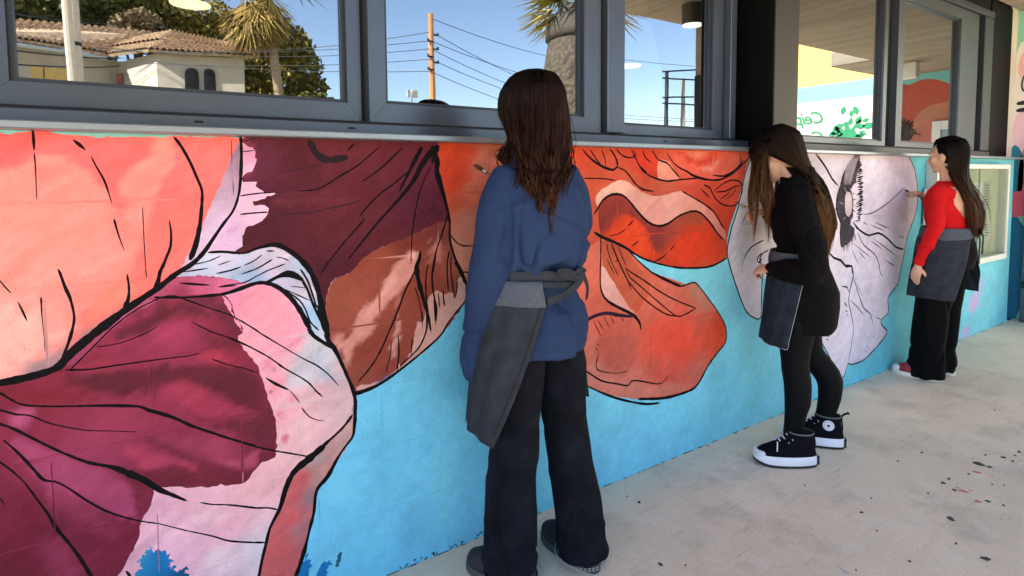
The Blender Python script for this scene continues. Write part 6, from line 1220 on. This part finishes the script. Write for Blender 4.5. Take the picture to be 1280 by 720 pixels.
# hair: long fall down the back, locks hanging before the face
g2 = np.random.default_rng(202); C2 = Vector(hc2); paths = []
sc2 = lambda th, el, k=1.0: scalp(th, el, k, C2, H2)
for i in range(2600):
    lock = g2.integers(0, 40); gl = np.random.default_rng(1300+lock); th = (lock/39*2-1)*1.75+g2.normal(0, .08); side = 1 if th > 0 else -1; ext = g2.uniform(0, 1)**.6
    pt_ = g2.uniform(-.05, .08); top = np.array(C2+H2@Vector((side*.003, pt_-.02, .127-9.6*pt_*pt_))); p1_, p2_ = sc2(th*.85, .95, 1.03+.05*ext), sc2(th, .35, 1.04+.10*ext); p3_ = sc2(th*.95, -.15, 1.02+.14*ext)
    f_ = abs(th)/1.75; zl = .955+.05*f_+.04*gl.uniform(-1, 1)+g2.normal(0, .015); xe = -.045+.10*math.sin(th*.8)*(.9+.2*gl.uniform(-1, 1)); wv = .005*gl.uniform(.4, 1.4); ph = gl.uniform(0, 6.28)
    yb = -.042-.032*ext; q4 = np.array([p3_[0]*1.08, .045-.015*ext-.02, 1.285]); q5 = np.array([p3_[0]*.5+xe*.7, -.012-.040*ext, 1.185]); q6 = np.array([xe, yb-.010, 1.06]); q7 = np.array([xe*.8, yb+.004, zl])
    P = catmull([top, p1_, p2_, p3_, q4, q5, q6, q7], None, False, 3); t = np.linspace(0, 1, len(P)); am = np.clip((t-.45)/.4, 0, 1)
    paths.append(P+np.stack([np.sin(t*11+ph)*wv*am, np.cos(t*10+ph)*wv*am, 0*t], 1)+g2.normal(0, .003, 3)*am[:, None])
for i in range(250):
    lock = g2.integers(0, 12); gl = np.random.default_rng(1500+lock); side = -1 if lock < 9 else 1; ext = g2.uniform(0, 1)
    th = side*(1.65+1.2*(lock % 9)/9)+g2.normal(0, .06); pt_ = g2.uniform(.02, .085); top = np.array(C2+H2@Vector((side*.003, pt_-.02, .127-9.6*pt_*pt_))); p1_ = sc2(th*.9, .95, 1.03); p2_ = sc2(th, .45, 1.06+.06*ext); p3_ = sc2(th, .05, 1.06+.10*ext)
    zl = (1.02 if lock % 3 == 0 else 1.13 if lock % 3 == 1 else 1.07)+.04*gl.uniform(-1, 1)+g2.normal(0, .02); wv = .012*gl.uniform(.5, 1.3); ph = gl.uniform(0, 6.28)
    q4 = np.array([p3_[0]*.98, p3_[1]+.004, p3_[2]-.06]); q5 = np.array([p3_[0]*.9, p3_[1]-.004+.01*gl.normal(), (p3_[2]-.06)*.5+zl*.5]); q6 = np.array([p3_[0]*.85, p3_[1]-.012+.012*gl.normal(), zl])
    P = catmull([top, p1_, p2_, p3_, q4, q5, q6], None, False, 4); t = np.linspace(0, 1, len(P)); am = np.clip((t-.45)/.4, 0, 1)
    paths.append(P+np.stack([np.sin(t*16+ph)*wv*am, np.cos(t*15+ph)*wv*am, 0*t], 1)+g2.normal(0, .003, 3)*am[:, None])
core = MB(); tmp = MB(); ball(tmp, (0, 0, 0), (.080, .082, .092), 22); core.add([tuple(C2+H2@(Vector(v)+Vector((0, -.034, .034)))) for v in tmp.v], tmp.f); ring(core, [(-.03, -.035, 1.08, .06, .02), (-.02, -.02, 1.16, .075, .03), (0, .02, 1.24, .078, .045), (0, .06, 1.31, .075, .06)], 20)
strands('hair', paths, .0022, hair_mat('highlighted_hair', (18, 12, 10), (104, 68, 38), (190, 142, 88), 4.0), e2, core)
brush('paintbrush', (.09, .18, 1.07), (-.005, .315, 1.135), W2, 'pale paintbrush in the hand of the person in black', (150, 146, 120))

# ---------------- person in the red open backed top
e3, W3_ = person((4.10, -.225, 0), 92, 'person with long straight hair, red open backed top and wide black trousers, near notice case')
H3_ = Matrix.Rotation(R(-6), 3, 'X')@Matrix.Rotation(R(-3), 3, 'Z'); hc3 = (0, .0, 1.382)
mb = MB(); head(mb, hc3, H3_, .90)
limb(mb, [(0, -.02, 1.16), (0, -.015, 1.25), (0, -.012, 1.32)], [.055, .046, .046])
ring(mb, [(0, -.03, .78, .135, .115), (0, -.025, .86, .135, .11), (0, -.02, .94, .116, .092), (0, -.014, 1.0, .112, .094), (0, -.014, 1.10, .128, .106), (0, -.018, 1.17, .126, .088), (0, -.018, 1.21, .085, .055), (0, -.015, 1.23, .05, .045)], 40)
limb(mb, [(-.115, -.015, 1.155), (-.20, -.02, .955), (-.19, .05, .76), (-.185, .06, .72)], [.030, .027, .024, .021]); limb(mb, [(.115, -.01, 1.155), (.198, .09, 1.01), (.14, .13, 1.10), (.12, .142, 1.125)], [.030, .027, .024, .021])
hand(mb, (-.186, .062, .71), (.08, .22, -1), (.9, -.2, 0), 1, .28, .80); hand(mb, (.12, .140, 1.122), (-.55, .35, .42), (-.4, .3, -.8), -1, .6, .80, grip=.85)
for sx in (-1, 1): limb(mb, [(sx*.075, -.02, .78), (sx*.088, .01, .42), (sx*.09, .02, .10)], [.072, .048, .035]); limb(mb, [(sx*.09, .02, .10), (sx*.09, .05, .05), (sx*.09, .13, .035)], [.035, .032, .024])
obj('body', fuse(mb, .0045, 2), M_skin, e3, True); face_bits(e3, hc3, H3_, .90)
mb = MB(); ring(mb, [(0, -.02, .935, .124, .100), (0, -.012, 1.0, .124, .104), (0, -.010, 1.06, .130, .112), (0, -.010, 1.10, .136, .115), (0, -.016, 1.17, .140, .096), (0, -.017, 1.21, .104, .066), (0, -.014, 1.232, .066, .054)], 44)
limb(mb, [(-.125, -.012, 1.175), (-.165, -.018, 1.08), (-.202, -.02, .955), (-.195, .025, .83), (-.187, .058, .735)], [.048, .046, .040, .034, .028], 18); limb(mb, [(.125, -.01, 1.175), (.175, .04, 1.08), (.20, .09, 1.012), (.15, .125, 1.085), (.125, .14, 1.118)], [.048, .045, .040, .034, .028], 18)
me = folds(fuse(mb, .0036, 4), lambda P: n3(P*np.array([10, 10, 18])+8)*.003+np.maximum(0, sharp(n3(P*np.array([8, 8, 14])+18)))*.003-.003*crease(P, (9, 9, 14), 27, .14))
cut(me, lambda P: (P[:, 1] < -.055) & (np.abs(P[:, 0]) < .105*np.clip((P[:, 2]-1.005)/.09, 0, 1)**.5) & (P[:, 2] > 1.005) & (P[:, 2] < 1.196))
obj('red_top', me, M_red, e3, True)
mb = MB(); ring(mb, [(0, -.022, .945, .120, .098), (0, -.03, .86, .144, .122), (0, -.035, .78, .160, .132), (0, -.03, .70, .158, .124)], 40)
ring(mb, [(-.080, -.02, .76, .085, .112), (-.086, -.005, .60, .086, .098), (-.088, .015, .42, .082, .090), (-.090, .03, .22, .084, .094), (-.090, .035, .04, .087, .100), (-.090, .035, .014, .087, .100)], 32); ring(mb, [(.078, -.02, .76, .080, .105), (.088, -.01, .60, .080, .090), (.090, .005, .42, .076, .080), (.092, .015, .22, .076, .080), (.094, .02, .04, .078, .082), (.094, .02, .014, .078, .082)], 32)
obj('trousers', folds(fuse(mb, .0055, 3), lambda P: n3(P*np.array([10, 10, 2.5])+33)*.008*np.clip((.75-P[:, 2])/.4, 0, 1)+np.maximum(0, sharp(n3(P*np.array([5, 5, 14])+41)))*.008*np.exp(-((P[:, 2]-.08)/.09)**2)-.009*crease(P, (9, 9, 2.5), 37, .15)*np.clip((.7-P[:, 2])/.3, 0, 1)), M_blk, e3, True)
for (x, y, a) in ((-.098, -.055, 10), (.094, -.065, -4)):
    o_ = outline(.258, .044); s_ = MB(); stack(s_, [(.0, scaled(o_, .96, .97, .004)), (.005, scaled(o_, 1.05, 1.0)), (.026, scaled(o_, 1.05, 1.0)), (.030, scaled(o_, 1.0, .985, .002))]); place(s_, (x, y, 0), a).build('sole', M_whl, e3, True)
    u_ = MB(); stack(u_, [(.0302, scaled(o_, 1.0, .985, .002)), (.045, scaled(o_, .99, .965, .004)), (.060, scaled(o_, .93, .90, .006)), (.075, scaled(o_, .80, .74, .012)), (.088, scaled(o_, .68, .55, .02)), (.095, scaled(o_, .62, .46, .02))]); up_ = place(u_, (x, y, 0), a).build('shoe_upper', M_redl, e3, True)
    t_ = MB(); stack(t_, [(.0303, [(p[0]*1.01, .198+p[1]*.235) for p in o_]), (.045, [(p[0]*1.0, .196+p[1]*.232) for p in o_]), (.056, [(p[0]*.9, .200+p[1]*.19) for p in o_]), (.063, [(p[0]*.6, .205+p[1]*.12) for p in o_])]); place(t_, (x, y, 0), a).build('toe_cap', M_whl, up_, True)
apron(e3, 0, -.015, (.158, .136), (.200, .178), .885, .515, lambda t: 15, lambda t: 256-40*t**.9, M_apr, 'apron', 7, .006); apron(e3, 0, -.018, (.146, .124), (.160, .138), .948, .880, lambda t: -40, lambda t: 262, M_aprl, 'waistband', 8, .002, 6)
apron(e3, 0, -.015, (.156, .136), (.205, .185), .885, .545, lambda t: -62+22*t, lambda t: 14.5, M_apr, 'apron', 9, .012)
tp = MB(); rq = lambda q, r_, z: (r_*math.cos(R(q)), -.02+r_*.86*math.sin(R(q)), z); ribbon(tp, [rq(262, .165, .925), rq(280, .172, .93), rq(300, .168, .92)], (0, 0, 1), .02, .005); ribbon(tp, [rq(275, .172, .925), rq(268, .19, .88), rq(272, .185, .80), rq(268, .19, .74)], (1, 0, 0), .02, .004); ribbon(tp, [rq(280, .172, .925), rq(290, .195, .90), rq(286, .195, .84), rq(292, .195, .79)], (1, 0, 0), .02, .004); ribbon(tp, [rq(276, .172, .925), rq(264, .20, .95), rq(262, .205, .93), rq(276, .175, .92)], (0, 0, 1), .016, .004); tp.build('tie_straps', M_apr, e3)
g3 = np.random.default_rng(303); C3 = Vector(hc3); paths = []; sc3 = lambda th, el, k=1.0: scalp(th, el, k, C3, H3_, .078, .096, .096)
for i in range(2600):
    lock = g3.integers(0, 40); gl = np.random.default_rng(1700+lock); th = (lock/39*2-1)*2.05+g3.normal(0, .07); t2_ = max(-1.5, min(1.5, th)); t3_ = max(-1.3, min(1.3, th)); side = 1 if th > 0 else -1; ext = g3.uniform(0, 1)**.6
    pt_ = g3.uniform(-.05, .085); top = np.array(C3+H3_@Vector((side*.003, pt_-.02, .122-9.2*pt_*pt_))); p1_, p2_, p3_ = sc3(th+side*.15, .85, 1.02+.05*ext), sc3(t2_, .25, 1.03+.08*ext), sc3(t3_, -.25, 1.01+.12*ext)
    f_ = abs(th)/2.05; zl = .925+.05*f_*gl.uniform(0, 1)+.02*gl.uniform(-1, 1)+g3.normal(0, .012); xe = .03+.088*math.sin(th*.62)*(.9+.2*gl.uniform(-1, 1)); wv = .004*gl.uniform(.4, 1.4); ph = gl.uniform(0, 6.28)
    yb = -.118-.038*ext; q4 = np.array([p3_[0]*.95, p3_[1]*.75-.02, 1.27]); q5 = np.array([p3_[0]*.6+xe*.4, -.088-.034*ext, 1.17]); q6 = np.array([xe, yb-.005, 1.06]); q7 = np.array([xe*.9+.01, yb-.012, zl])
    P = catmull([top, p1_, p2_, p3_, q4, q5, q6, q7], None, False, 3); t = np.linspace(0, 1, len(P)); am = np.clip((t-.45)/.4, 0, 1)
    paths.append(P+np.stack([np.sin(t*9+ph)*wv*am, np.cos(t*8+ph)*wv*am, 0*t], 1)+g3.normal(0, .003 if i % 14 else .011, 3)*am[:, None])
core = MB(); tmp = MB(); ball(tmp, (0, 0, 0), (.077, .084, .092), 22); core.add([tuple(C3+H3_@(Vector(v)+Vector((0, -.030, .032)))) for v in tmp.v], tmp.f); ring(core, [(.03, -.135, .98, .05, .016), (.03, -.128, 1.06, .06, .020), (.02, -.11, 1.16, .06, .028), (.01, -.075, 1.25, .065, .035), (0, -.045, 1.32, .07, .05)], 20)
strands('hair', paths, .0024, hair_mat('long_brown_hair', (13, 9, 8), (74, 45, 29), (132, 86, 56), 3.6), e3, core)
brush('paintbrush', (.10, .125, 1.105), (.02, .222, 1.172), W3_, 'slim dark paintbrush in the raised hand of the person in red', (60, 50, 56))
